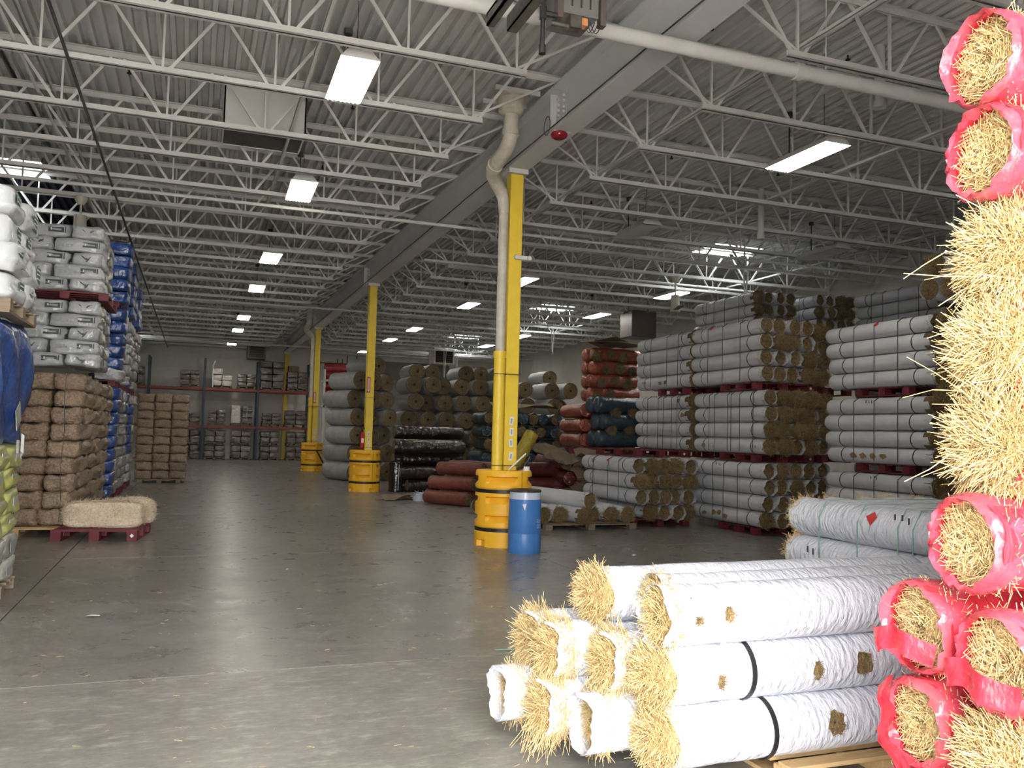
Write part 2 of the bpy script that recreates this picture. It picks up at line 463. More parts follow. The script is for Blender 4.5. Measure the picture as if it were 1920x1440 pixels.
for a, b in SKY_X:
    y = YF - .2
    for c, d in SKY_Y + [(YB + .2, 0)]:
        roof.span((a, y, ZD + .22), (b, c, ZD + .3)); y = d
struct('roof', roof, 'deck')
nsk = 0
for ai, (a, b) in enumerate(SKY_X):
    for ci, (c, d) in enumerate(SKY_Y):
        nsk += 1
        w = obj('window_%d' % nsk, None, kind='structure')
        w['label'] = 'square translucent roof skylight, %s from the door, %s bay' % (ORD[ci], ['left', 'right'][ai])
        fr = MB()
        fr.span((a, c, ZD), (a + .03, d, ZD + .3)); fr.span((b - .03, c, ZD), (b, d, ZD + .3))
        fr.span((a, c, ZD), (b, c + .03, ZD + .3)); fr.span((a, d - .03, ZD), (b, d, ZD + .3))
        obj('curb', fr, w, mat='white')
        obj('pane', MB().span((a + .03, c + .03, ZD + .24), (b - .03, d - .03, ZD + .26)), w, mat='skylight')
        gm = MB()
        for k in range(1, 3): gm.span((a + .03, c + .03 + k * .43, ZD + .2), (b - .03, c + .06 + k * .43, ZD + .235))
        obj('glazing_bar', gm, w, mat='steel_white')
# main girder (wide-flange) in lengths
gd = thing('roof_girder', 'large grey steel roof girder running over the yellow columns', 'girder', (GX, 0, 5.47))
GH = .6
for k, (y0, y1) in enumerate([(YF, 9.88), (9.9, 22.9), (22.92, 33.6), (33.62, YB)]):
    b_ = MB()
    b_.span((-.012, y0, .02), (.012, y1, GH - .02)); b_.span((-.155, y0, 0), (.155, y1, .024)); b_.span((-.155, y0, GH - .024), (.155, y1, GH))
    obj('girder_length', b_, gd, mat='girder')
    if 0 < k < 4:
        pm = MB().span((-.02, y0 - .16, .07), (-.013, y0 + .14, GH - .07)).span((.013, y0 - .16, .07), (.02, y0 + .14, GH - .07)).span((-.11, y0 + .145, .03), (-.013, y0 + .155, GH - .03))
        pp = obj('splice_plate', pm, gd, mat='girder')
        for z in np.linspace(.12, GH - .12, 6):
            for yy in (-.1, .07):
                obj('bolt', MB().cyl((-.02, y0 + yy, z), (-.05, y0 + yy, z), .018, n=6), pp, mat='steel_white')
cond = MB()
for k in range(40):
    y0 = .5 + k * 1.1
    cond.cyl((-.19, y0, .03), (-.19, y0 + 1.1, .03 + .008 * (k % 2)), .009, n=5, caps=False)
obj('conduit', cond, gd, kind='stuff', mat='darkmetal', label='thin dark cable along the girder')

# open-web joists
ZT0, ZT1 = ZD - .085, ZD - .012       # top chord
ZB0, ZB1 = 5.44, 5.51                 # bottom chord
def joist_meshes(side):
    if side == 'left':
        xw, xg = XL, GX - .02
        nodes = [-.5 + 1.19 * k for k in range(-5, 4)]
        e0, e1 = nodes[0] - .1, nodes[-1] + .12
        slant = [((nodes[-1], ZB1), (xg - .1, ZT0)), ((nodes[0], ZB1), (xw + .1, ZT0))]
    else:
        xw, xg = XR, GX + .02
        nodes = [5.52 + 1.19 * k for k in range(0, 9)]
        e0, e1 = nodes[0] - .12, nodes[-1] + .1
        slant = [((nodes[0], ZB1), (xg + .1, ZT0)), ((nodes[-1], ZB1), (xw - .1, ZT0))]
    lo, hi = min(xw, xg), max(xw, xg)
    top = MB(); bot = MB()
    for s in (-1, 1):
        top.span((lo, s * .012, ZT1 - .01), (hi, s * .06, ZT1)); top.span((lo, s * .012, ZT0), (hi, s * .02, ZT1))
        bot.span((e0, s * .012, ZB0), (e1, s * .055, ZB0 + .009)); bot.span((e0, s * .012, ZB0), (e1, s * .02, ZB1))
    diag, vert = [], []
    for i, xn in enumerate(nodes):
        vert.append(((xn, ZB0 + .02), (xn, ZT0 + .03)))
        for s in (-1, 1):
            xt = xn + s * .595
            if lo + .3 < xt < hi - .3: diag.append(((xn + s * .05, ZB0 + .02), (xt - s * .05, ZT0 + .03)))
    webs = []
    for (a, b) in diag: webs.append(('diagonal_web', MB().bar((a[0], 0, a[1]), (b[0], 0, b[1]), .024, .034)))
    for (a, b) in vert: webs.append(('vertical_web', MB().bar((a[0], 0, a[1]), (b[0], 0, b[1]), .024, .028)))
    for (a, b) in slant: webs.append(('end_web', MB().bar((a[0], 0, a[1]), (b[0], 0, b[1]), .026, .026)))
    tm, bm_ = top.mesh('top_chord', 'steel_white'), bot.mesh('bottom_chord', 'steel_white')
    wm = [(n, m.mesh(n, 'steel_white')) for n, m in webs]
    allw = MB()
    for n, m in webs: allw.add(np.vstack(m.V), m.F)
    return tm, bm_, wm, allw.mesh('web_members', 'steel_white')
JY = [9.9 + 1.524 * k for k in range(-6, 23)]
for side in ('left', 'right'):
    tm, bm_, wm, am = joist_meshes(side)
    for k, y in enumerate(JY):
        t = thing('roof_joist', 'white open-web steel roof joist, %s from the front, %s of the girder' % (ORD[k], side), 'roof joist', (0, y, 0), group='open-web roof joists')
        obj('top_chord', tm, t); obj('bottom_chord', bm_, t)
        if 4.5 < y < 15:
            for n, m in wm: obj(n, m, t)
        else:
            obj('web_members', am, t)
# bridging lines across the joists
for k, (x, z, nm) in enumerate([(-1.93, ZB1 + .03, 'lower bridging line left of the black conduit'), (-2.0, ZT0 - .03, 'upper bridging line over the left stacks'),
                      (1.03, ZB1 + .03, 'lower bridging line beside the left lamps'), (1.2, ZT0 - .03, 'upper bridging line beside the left lamps'),
                      (5.56, ZB1 + .03, 'lower bridging line just right of the girder'), (6.45, ZT0 - .03, 'upper bridging line right of the girder'),
                      (8.7, ZB1 + .03, 'lower bridging line over the white roll stacks'), (8.8, ZT0 - .03, 'upper bridging line over the white roll stacks'),
                      (12.9, ZB1 + .03, 'lower bridging line under the right skylights'), (13.3, ZT0 - .03, 'upper bridging line by the right wall')]):
    mb = MB().span((x - .02, YF + .05, z), (x + .02, YB - .1, z + .005)).span((x - .02, YF + .05, z), (x - .015, YB - .1, z + .04))
    tag(obj('joist_bridging', mb, mat='steel_white'), 'thin white steel ' + nm, 'bridging', 'joist bridging')
tag(obj('electrical_conduit', MB().cyl((-1.41, YF + .05, 5.4), (-1.41, YB - .1, 5.4), .018, n=6), mat='darkmetal'), 'black conduit running to the back under left joists', 'conduit')
# white sprinkler main and branch lines
def pipe_line(name, pts, r, label, cat, mat='steel_white', couplings=(), n=14):
    t = thing(name, label, cat, (0, 0, 0))
    obj('pipe_run', MB().tube(pts, r, n), t, mat=mat, smooth=40)
    for (x, y, z), ax in couplings:
        d = np.array([.04, 0, 0]) if ax == 'x' else np.array([0, .04, 0])
        obj('coupling', MB().cyl(np.array((x, y, z)) - d, np.array((x, y, z)) + d, r * 1.22, n=n), t, mat=mat, smooth=40)
    return t
PZ = 5.32
mp = pipe_line('sprinkler_main', [(XL + .1, 6.88, PZ), (0, 6.88, PZ), (6, 6.88, PZ), (XR - .1, 6.88, PZ)], .072, 'thick white pipe crossing under the girder near the front', 'pipe',
          couplings=[((5.55, 6.88, PZ), 'x'), ((-.5, 6.88, PZ), 'x')])
for x in (3.2, 5.9, 8.8):
    obj('hanger_rod', MB().cyl((x, 6.88, PZ + .07), (x, 6.88, ZD), .008, n=5), mp, mat='steel_white')
for k, (y, x0, x1, lb) in enumerate([(14.9, XL + .2, XR - .2, 'thin white sprinkler branch pipe beyond the first column'), (18.1, GX + .3, XR - .2, 'thin white sprinkler branch pipe over the white roll stacks'),
                           (27.0, XL + .2, XR - .2, 'thin white sprinkler branch pipe beyond the second column'), (40.2, XL + .2, XR - .2, 'white sprinkler pipe near the back wall')]):
    pipe_line('branch_pipe', [(x0, y, 5.38), ((x0 + x1) / 2, y, 5.38), (x1, y, 5.38)], .03, lb, 'pipe', couplings=[((x, y, 5.38), 'x') for x in (7.0, 10.5)], n=8)
# sprinkler heads are small dark pendants
hm = MB().cyl((0, 0, 0), (0, 0, -.05), .012, n=6).cyl((0, 0, -.05), (0, 0, -.06), .03, n=8).mesh('sprinkler_head', 'black')
hi_ = 0
for y in (7.9, 11.9, 14.9):
    for x in (-1.0, 1.9, 5.2, 7.1, 9.2):
        tag(obj('ceiling_sprinkler', hm, loc=(x, y, ZD - .02)), 'small black sprinkler head under the roof deck, %s from the front, %s from left' % (ORD[(7.9, 11.9, 14.9).index(y)], ORD[(-1.0, 1.9, 5.2, 7.1, 9.2).index(x)]), 'sprinkler', 'deck sprinkler heads')
# short vent stacks hanging through the deck on the right
for x, y, z0, lb in [(9.6, 12.9, 5.3, 'short white vent pipe below the deck above the white roll stacks'), (7.3, 7.6, 5.5, 'short white vent pipe near the thick white pipe')]:
    tt = thing('vent_pipe', lb, 'pipe', (x, y, 0))
    obj('pipe_run', MB().cyl((0, 0, z0), (0, 0, ZD), .06, n=12), tt, mat='steel_white', smooth=40)
    obj('end_collar', MB().cyl((0, 0, z0 - .02), (0, 0, z0 + .06), .07, n=12), tt, mat='steel_white', smooth=40)

# ---------------------------------------------------------------- lamps
hood = MB()
a, b, h = .12, .205, .11
L2 = .62
V = [(-b, -L2, 0), (b, -L2, 0), (b, L2, 0), (-b, L2, 0), (-a, -L2 + .03, h), (a, -L2 + .03, h), (a, L2 - .03, h), (-a, L2 - .03, h)]
hood.add(V, [[4, 5, 6, 7], [0, 1, 5, 4], [1, 2, 6, 5], [2, 3, 7, 6], [3, 0, 4, 7]])
hood_me = hood.mesh('housing', 'white')
lens = MB()
nx = 8
for i in range(nx):
    x0, x1 = -b + .01 + (2 * b - .02) * i / nx, -b + .01 + (2 * b - .02) * (i + 1) / nx
    zm = -.016
    lens.add([(x0, -L2 + .02, 0), ((x0 + x1) / 2, -L2 + .02, zm), (x1, -L2 + .02, 0), (x0, L2 - .02, 0), ((x0 + x1) / 2, L2 - .02, zm), (x1, L2 - .02, 0)], [[0, 1, 4, 3], [1, 2, 5, 4]])
lens_on = lens.mesh('lens', 'lamp'); lens_off = lens.mesh('lens', 'lamp_off')
cord_me = MB().cyl((0, .35, .1), (0, .35, .72), .008, n=5).mesh('cord', 'black')
susp_me = MB().cyl((0, -.35, .1), (0, -.35, .745), .004, n=5).mesh('suspension_wire', 'black')
can_me = MB().cyl((0, .35, .68), (0, .35, .745), .05, n=8).mesh('canopy', 'darkmetal')
LY = [9.24, 13.95, 19.85, 24.4, 31.15, 35.4, 41.3]
for rx, rn in ((1.45, 'left row'), (7.6, 'middle row'), (11.9, 'right row')):
    for k, y in enumerate(LY):
        on = (rn == 'left row') or (rn == 'middle row' and k != 1) or (rn == 'right row' and k >= 2)
        t = thing('high_bay_lamp', '%s hooded high-bay lamp, %s from the front in the %s' % ('lit' if on else 'unlit', ORD[k], rn), 'lamp', (rx, y, 5.43), (0, 0, random.uniform(-.03, .03)), group='high-bay lamps')
        obj('housing', hood_me, t); obj('lens', lens_on if on else lens_off, t); obj('cord', cord_me, t); obj('suspension_wire', susp_me, t); obj('canopy', can_me, t)

# ---------------------------------------------------------------- ceiling equipment
# boxed roof vent between joists
t = thing('roof_vent_box', 'white boxed roof vent with dark louvre hanging between left joists', 'vent', (.72, 12.25, 0))
bx = MB()
bx.span((-.54, -.42, 5.62), (.54, -.40, ZD)); bx.span((-.54, .40, 5.62), (.54, .42, ZD)); bx.span((-.54, -.42, 5.62), (-.52, .42, ZD)); bx.span((.52, -.42, 5.62), (.54, .42, ZD))
obj('curb_panel', bx, t, mat='white')
for k in range(7): obj('louvre_blade', MB().bar((-.52, -.36 + k * .12, 5.66), (.52, -.36 + k * .12, 5.66), .11, .012, up=(0, .5, 1)), t, mat='darkmetal')
# overhead door track end
t = thing('door_track', 'dark steel overhead door track end hanging at the top', 'door track', (0, 0, 0))
obj('track_rail', MB().span((1.93, -.3, 4.66), (1.99, 5.95, 4.68)).span((1.93, -.3, 4.66), (1.945, 5.95, 4.76)).span((1.93, -.3, 4.74), (1.99, 5.95, 4.76)), t, mat='darkmetal')
obj('angle_rail', MB().span((2.06, -.3, 4.6), (2.07, 5.85, 4.72)).span((2.06, -.3, 4.6), (2.14, 5.85, 4.61)), t, mat='galv')
obj('hanger', MB().span((1.95, 5.4, 4.74), (1.99, 5.44, 6.1)), t, mat='galv')
# gas unit heater near the girder
t = thing('unit_heater', 'brown and grey gas unit heater hanging beside the girder', 'heater', (2.76, 6.3, 4.96))
obj('casing', MB().span((-.16, -.25, 0), (.16, .12, .62)), t, mat='greymetal', bevel=.01)
for s in (-1, 1): obj('side_rail', MB().span((s * .19 - .025, -.27, -.06), (s * .19 + .025, -.2, .62)), t, mat='brownmetal')
for x in (-.08, 0, .08): obj('burner_slot', MB().span((x - .006, -.256, .06), (x + .006, -.25, .6)), t, mat='hollow')
obj('gas_valve', MB().span((-.1, -.27, -.12), (.0, -.18, -.02)).cyl((-.25, -.22, -.1), (-.05, -.22, -.1), .025, n=8), t, mat='galv')
obj('valve_knob', MB().span((.0, -.27, -.09), (.05, -.2, -.03)), t, mat='brass')
wmb = MB()
for k in range(3):
    pts = [(.02 + k * .03 + .1 * u, -.25, -.04 - .09 * math.sin(u * PI)) for u in np.linspace(0, 1, 8)]
    wmb.tube(pts, .004, 4)
obj('control_wire', wmb, t, mat='black', kind='stuff')
obj('hanger_rod', MB().cyl((-.15, 0, .6), (-.15, 0, 1.08), .008, n=5).cyl((.15, 0, .6), (.15, 0, 1.08), .008, n=5), t, mat='darkmetal')
t = thing('gas_pipe', 'black vertical gas pipe with capped drip leg beside heater', 'pipe', (2.43, 6.05, 0))
obj('pipe_run', MB().cyl((0, 0, 4.62), (0, 0, 6.1), .02, n=8), t, mat='black', smooth=40)
obj('tee_fitting', MB().cyl((0, 0, 4.86), (0, 0, 4.96), .03, n=8).cyl((0, 0, 4.91), (.12, 0, 4.91), .025, n=8), t, mat='black', smooth=40)
obj('end_cap', MB().cyl((0, 0, 4.58), (0, 0, 4.65), .03, n=8), t, mat='black', smooth=40)
obj('union', MB().cyl((0, 0, 5.22), (0, 0, 5.28), .028, n=8), t, mat='black', smooth=40)
# hanging unit heaters further in
def box_heater(loc, size, lb, mat, grille=(-1, 0), hang=True):
    t = thing('unit_heater', lb, 'heater', loc)
    sx, sy, sz = size
    obj('casing', MB().box((0, 0, 0), size), t, mat=mat, bevel=.02)
    if grille[0] == 'x':
        x = grille[1] * (sx / 2 + .01)
        for k in range(7): obj('louvre', MB().box((x, 0, -sz * .4 + k * sz * .13), (.03, sy * .85, .03)), t, mat='darkmetal')
    else:
        y = grille[1] * (sy / 2 + .01)
        obj('grille_panel', MB().box((0, y, 0), (sx * .8, .02, sz * .8)), t, mat='hollow')
        for k in range(6): obj('louvre', MB().box((0, y - .015, -sz * .32 + k * sz * .13), (sx * .8, .03, .025)), t, mat='darkmetal')
    if hang:
        for s in (-1, 1): obj('hanger_rod', MB().cyl((s * sx * .4, 0, sz / 2), (s * sx * .4, 0, ZD - loc[2]), .012, n=5), t, mat='darkmetal')
    return t
box_heater((12.85, 23.4, 5.08), (.85, .8, .82), 'dark grey unit heater hanging right of the second column', 'brownmetal', ('x', 1))
box_heater((2.65, 42.8, 5.3), (.85, .75, .85), 'dark unit heater above the pallet rack', 'brownmetal', ('y', -1))
box_heater((11.0, 39.4, 5.2), (1.05, .9, .75), 'white unit heater with black grille near back wall', 'carton_white', ('y', -1))
# ceiling fans
def ceiling_fan(loc, zc, drop, lb, blades=True):
    t = thing('ceiling_fan', lb, 'fan', loc)
    obj('canopy', MB().lathe([(.001, zc), (.11, zc), (.1, zc - .06), (.05, zc - .14), (.001, zc - .14)], 14), t, mat='fan', smooth=40)
    obj('down_rod', MB().cyl((0, 0, zc - .12), (0, 0, zc - drop), .018, n=8), t, mat='fan')
    zb = zc - drop
    obj('motor_housing', MB().lathe([(.001, zb + .02), (.1, zb), (.105, zb - .32), (.12, zb - .36), (.12, zb - .4), (.001, zb - .42)], 16), t, mat='fan', smooth=40)
    if blades:
        for k in range(3):
            an = 2.1 * k + .15
            d = np.array((math.cos(an), math.sin(an), 0))
            obj('blade', MB().bar(d * .1 + np.array((0, 0, zb - .36)), d * .75 + np.array((0, 0, zb - .36)), .13, .01), t, mat='greymetal')
    return t
ceiling_fan((-1.98, 15.99, 0), 5.44, .32, 'cream ceiling fan hanging above the silver bag stack')
ceiling_fan((10.6, 17.5, 0), 5.44, .45, 'small ceiling fan left of the tall white roll stack', True)
# pale hanging chains and drop rods under the right skylights
for k, (x, y, z0, z1) in enumerate([(11.5, 15.996, 4.75, 5.44), (12.0, 28.188, 4.6, 5.44), (11.9, 32.76, 4.3, 5.44), (11.6, 38.856, 4.2, 5.44), (11.0, 38.856, 4.2, 5.44)]):
    t = thing('hanging_rod', 'white twin drop rod under the right-hand skylights, %s from the front' % ORD[k], 'rod', (x, y, 0), group='drop rods')
    obj('rod', MB().cyl((-.05, 0, z1), (-.01, 0, z0), .018, n=6), t, mat='steel_white'); obj('rod', MB().cyl((.06, 0, z1), (.01, 0, z0), .018, n=6), t, mat='steel_white')
    obj('hook', MB().tube([(0, 0, z0), (.03, 0, z0 - .05), (0, 0, z0 - .1), (-.03, 0, z0 - .06)], .012, 6), t, mat='steel_white')
    tag(obj('strut_bar', MB().bar((x - .9, y - .72, z1 + .1), (x + .6, y + .72, z1 + .1), .05, .04), mat='steel_white'), 'white strut bar lying on bottom chords, %s from the front' % ORD[k], 'strut', 'strut bars')

# ================================================================== COLUMNS
def arrow_sign(parent, z, w=.09, h=.42):
    s = obj('extinguisher_sign', MB().box((-.05, -.104, z), (w, .004, h)), parent, mat='red_sign', label='red vertical extinguisher arrow sign')
    obj('arrow', MB().prism([(-.05 - .022, z + h * .42), (-.05 + .022, z + h * .42), (-.05 + .022, z - h * .3), (-.05 + .036, z - h * .3), (-.05, z - h * .46), (-.05 - .036, z - h * .3), (-.05 - .022, z - h * .3)], -.1085, -.1065), s, mat='paper')
    me = text_mesh('FIRE EXTINGUISHER', .036, 'red_sign')
    obj('lettering', me, s, loc=(-.05, -.1095, z + .04), rot=(PI / 2, PI / 2, 0))
def barrier(y, lb):
    t = thing('column_guard', lb, 'column guard', (GX - .06, y, 0))
    nz, nt = 54, 36
    zs = np.linspace(0, 1.07, nz)
    for hidx in (0, 1):
        th = np.linspace(-PI / 2 + .01, PI / 2 - .01, nt) + hidx * PI + math.radians(20)
        G = np.zeros((nz + 2, nt, 3))
        for iz, z in enumerate(zs):
            for it, tt in enumerate(th):
                r = .405
                if z > 1.04: r -= (z - 1.04) * .6
                rel = math.degrees(tt - th[0])
                q = rel % 90
                slot = False
                for zc in (.93, .66, .40):
                    if abs(z - zc) < .042 and 16 < q < 74:
                        slot = True; d = (z - zc + .042) / .084
                        r -= .085 * (1 - .8 * (1 - d))
                for zc in (.78, .24):
                    if abs(z - zc) < .03: r -= .012
                if z < .085 and (q < 10 or q > 80): r -= .06
                G[iz, it] = (r * math.cos(tt), r * math.sin(tt), z)
        G[nz] = G[nz - 1] * np.array([.45, .45, 1]); G[nz + 1] = G[nz] * np.array([1, 1, 0]) + np.array([0, 0, .9])
        obj('guard_half', MB().grid(G), t, mat='barrier', smooth=30)
    for zc in (.78, .24):
        obj('strap', MB().lathe([(.393, zc - .026), (.401, zc - .026), (.401, zc + .026), (.393, zc + .026)], 64), t, mat='black', smooth=30)
    return t
def downspout(y, lb):
    t = thing('roof_drain_pipe', lb, 'drain pipe', (GX, y, 0))
    obj('drain_bowl', MB().lathe([(.001, 5.86), (.12, 5.86), (.17, 5.9), (.18, 6.0), (.18, 6.08), (.24, 6.1), (.24, 6.13), (.001, 6.13)], 24, c=(-.48, -1.08, 0)), t, mat='cream', smooth=35)
    for yy in (-1.34, -.84): obj('support_angle', MB().span((-.8, yy, 6.08), (-.17, yy + .03, 6.14)), t, mat='steel_white')
    pts = [(-.48, -1.08, 5.95), (-.48, -1.08, 5.75), (-.48, -1.08, 5.58), (-.485, -1.03, 5.5), (-.49, -.9, 5.43), (-.5, -.65, 5.37), (-.5, -.45, 5.32), (-.46, -.3, 5.27), (-.34, -.15, 5.2), (-.24, -.08, 5.1), (-.2, -.06, 5.0), (-.19, -.06, 4.8)]
    obj('offset_pipe', MB().tube(pts, [.1] * 9 + [.095, .085, .075], 18), t, mat='cream', smooth=50)
    for p, q in ((pts[2], pts[1]), (pts[6], pts[5])):
        p, q = np.array(p), np.array(q); d = (q - p) / np.linalg.norm(q - p)
        obj('coupling', MB().cyl(p, p + d * .1, .115, n=18), t, mat='cream', smooth=40)
    x, yv = pts[-1][0], pts[-1][1]
    obj('riser', MB().cyl((x, yv, 2.55), (x, yv, 4.85), .068, n=18), t, mat='cream', smooth=40)
    obj('yellow_sleeve', MB().cyl((x, yv, .3), (x, yv, 2.75), .082, n=18).cyl((x, yv, 2.68), (x, yv, 2.78), .092, n=18), t, mat='yellow', smooth=40, label='yellow painted lower sleeve')
    return t
GUARD_LB = ['yellow plastic column guard with black straps beside the blue drum', 'yellow plastic column guard round the second column', 'yellow plastic column guard round the farthest freestanding column']
COL_LB = ['tall yellow steel column nearest the camera, with paper stickers', 'tall yellow steel column with red arrow sign, second in line', 'yellow steel column with arrow sign, third in line', 'yellow steel column against the back wall']
for i, y in enumerate(COLY):
    yy = y if i < 3 else 44.78
    t = thing('steel_column', COL_LB[i], 'column', (GX, yy, 0))
    obj('shaft', MB().span((-.1, -.1, 0), (.1, .1, 5.4)), t, mat='yellow', bevel=.012)
    obj('cap_plate', MB().span((-.15, -.15, 5.4), (.15, .15, 5.47)), t, mat='steel_white')
    if i < 3:
        st = MB().box((0, 0, 0), (.06, .004, .12)).mesh('sticker', 'paper')
        for k, z in enumerate((1.78, 1.62, 1.46, 1.27) if i == 0 else (1.5, 1.35, 1.2)):
            s_ = obj('sticker', st, t, loc=(.0 + .004 * (k % 2), -.103, z), rot=(0, .12 - .1 * (k % 3), 0))
            obj('print_line', MB().box((0, -.003, 0), (.02, .002, .07)), s_, mat='print_grey')
        barrier(y, GUARD_LB[i])
        for z in (.92 + .22, 2.45): obj('tie_wire', MB().box((-.09, 0, z), (.40, .32, .008)) if i in (0, 2) else MB().box((0, 0, z), (.21, .21, .008)), t, mat='wire')
    if i in (1, 2): arrow_sign(t, 2.78)
downspout(COLY[0], 'cream roof drain pipe with offset elbows strapped to nearest column')
downspout(COLY[2], 'cream roof drain pipe on the third yellow column')
# emergency light, alarm strobe, extinguisher, gear on the guard
t = thing('emergency_light', 'small white twin-head emergency light on the nearest column', 'emergency light', (GX + .03, COLY[0] - .13, 4.16))
obj('housing', MB().box((.06, 0, 0), (.2, .06, .06)), t, mat='white', bevel=.01)
for s in (-.04, .16): obj('lamp_head', MB().cyl((s, -.02, 0), (s, -.06, -.005), .038, .03, n=14), t, mat='white', smooth=40)
t = thing('alarm_strobe', 'red alarm strobe with coiled wire on the girder', 'alarm', (GX - .13, 9.85, 5.47))
obj('mount_plate', MB().box((.08, 0, -.01), (.24, .16, .012)), t, mat='white')
obj('red_lens', MB().lathe([(.001, -.1), (.06, -.095), (.1, -.07), (.11, -.04), (.1, -.016), (.001, -.016)], 18, c=(.06, -.02, 0)), t, mat='red_lens', smooth=60)
obj('wire_coil', MB().tube([(-.06 + .0 * u, .1 + .1 * math.cos(u), .1 + .12 * math.sin(u)) for u in np.linspace(0, 12.4, 40)], .006, 5), t, mat='brownmetal')
t = thing('fire_extinguisher', 'red fire extinguisher hung on the second yellow column', 'extinguisher', (GX - .16, COLY[1] - .04, 1.12))
obj('cylinder', MB().lathe([(.001, 0), (.055, 0), (.06, .02), (.06, .36), (.03, .42), (.001, .42)], 14), t, mat='extinguisher', smooth=40)
obj('valve', MB().cyl((0, 0, .42), (0, 0, .5), .02, n=8).bar((0, 0, .49), (.08, 0, .53), .02, .02), t, mat='black')
obj('hose', MB().tube([(0, -.03, .47), (-.07, -.03, .42), (-.075, -.03, .25), (-.065, -.03, .1)], .012, 6), t, mat='black')
obj('label_sticker', MB().box((0, -.061, .2), (.06, .004, .12)), t, mat='paper')
t = thing('tape_dispenser', 'white handled tape gun lying on the nearest guard', 'tool', (GX + .08, COLY[0] - .2, 1.075))
obj('handle', MB().cyl((-.15, 0, .0), (.12, 0, .24), .012, n=8), t, mat='white')
obj('frame', MB().tube([(.12, 0, .24), (.16, 0, .2), (.17, 0, .13)], .012, 6), t, mat='galv')
obj('grip', MB().tube([(-.02, -.02, .02), (.08, -.02, .05), (.16, -.02, .16), (.17, -.02, .2)], .022, 7), t, mat='black')
tag(obj('tape_roll', MB().cyl((GX + .2, COLY[0] - .22, 1.07), (GX + .2, COLY[0] - .22, 1.13), .05, n=16), mat='white', smooth=40), 'white tape roll standing on the nearest column guard', 'tape')
tag(obj('hose_coil', MB().tube([(GX + .05 + .25 * u, COLY[2] - .46 - .05 * math.sin(u * PI), .78 - .45 * u) for u in np.linspace(0, 1, 8)], .03, 7), mat='black', smooth=60), 'black hose hanging over the farthest column guard', 'hose')
# blue drum
t = thing('plastic_drum', 'blue open drum with clear liner standing beside the nearest guard', 'drum', (4.24, 10.78, 0))
obj('body', MB().lathe([(.001, .0), (.215, .0), (.222, .02), (.222, .26), (.218, .27), (.222, .28), (.215, .72), (.205, .725)], 32), t, mat='drum', smooth=40)
obj('liner_fold', MB().lathe([(.208, .70), (.214, .70), (.212, .80), (.205, .83), (.19, .82)], 32), t, mat='liner', smooth=60)
obj('rim', MB().lathe([(.2, .81), (.215, .815), (.218, .84), (.2, .85), (.19, .84), (.16, .82), (.05, .78), (.001, .78)], 32), t, mat='rim', smooth=60)
pm = MB()
for k in range(6):
    for j in range(3):
        an = math.radians(-92 + 30 + j * 9 + (k % 2) * 2)
        pm.box((.224 * math.cos(an), .224 * math.sin(an), .46 - k * .022), (.022, .002, .006), R=[[math.cos(an + PI / 2), -math.sin(an + PI / 2), 0], [math.sin(an + PI / 2), math.cos(an + PI / 2), 0], [0, 0, 1]])
obj('print_lines', pm, t, mat='chalk', label='faint white printed lines', kind='stuff')
obj('scuff_label', MB().add([(.225 * math.cos(a_), .225 * math.sin(a_), z) for a_, z in ((-2.1, .66), (-1.85, .67), (-1.95, .58))], [[0, 1, 2]]), t, mat='chalk')

# ================================================================== ROLLS
def wrap_mb(L, r, seed, lip=.03, n=22, m=12, close=True, rag=.02, wob=.02, pinch=(.13, .85)):
    rs = np.random.default_rng(seed)
    th = np.linspace(0, 2 * PI, n, endpoint=False)
    ys = np.concatenate([[-lip], np.linspace(.06, L - .05, m)])
    G = []
    for k, y in enumerate(ys):
        rr = r * (1 + wob * smoothnoise(th, y * 2.2, seed))
        for p in pinch: rr = rr * (1 - .03 * math.exp(-((y - p * L) / .06) ** 2))
        yy = np.full(n, y)
        if k == 0:
            yy = yy + (smoothnoise(th, 1., seed + 3, 5) * 1.3 + rs.normal(size=n) * .25) * rag; rr = rr * (1 + smoothnoise(th, 2., seed + 4, 4) * .035)
        G.append(np.stack([rr * np.cos(th), yy, rr * np.sin(th)], 1))
    if close:
        for f, dy in ((.93, -.015), (.75, .005), (.4, .012), (.02, .01)):
            rr = r * f * (1 + .04 * smoothnoise(th, L, seed + 5))
            G.append(np.stack([rr * np.cos(th), np.full(n, L + dy), rr * np.sin(th)], 1))
    return MB().grid(np.array(G), closed=True)
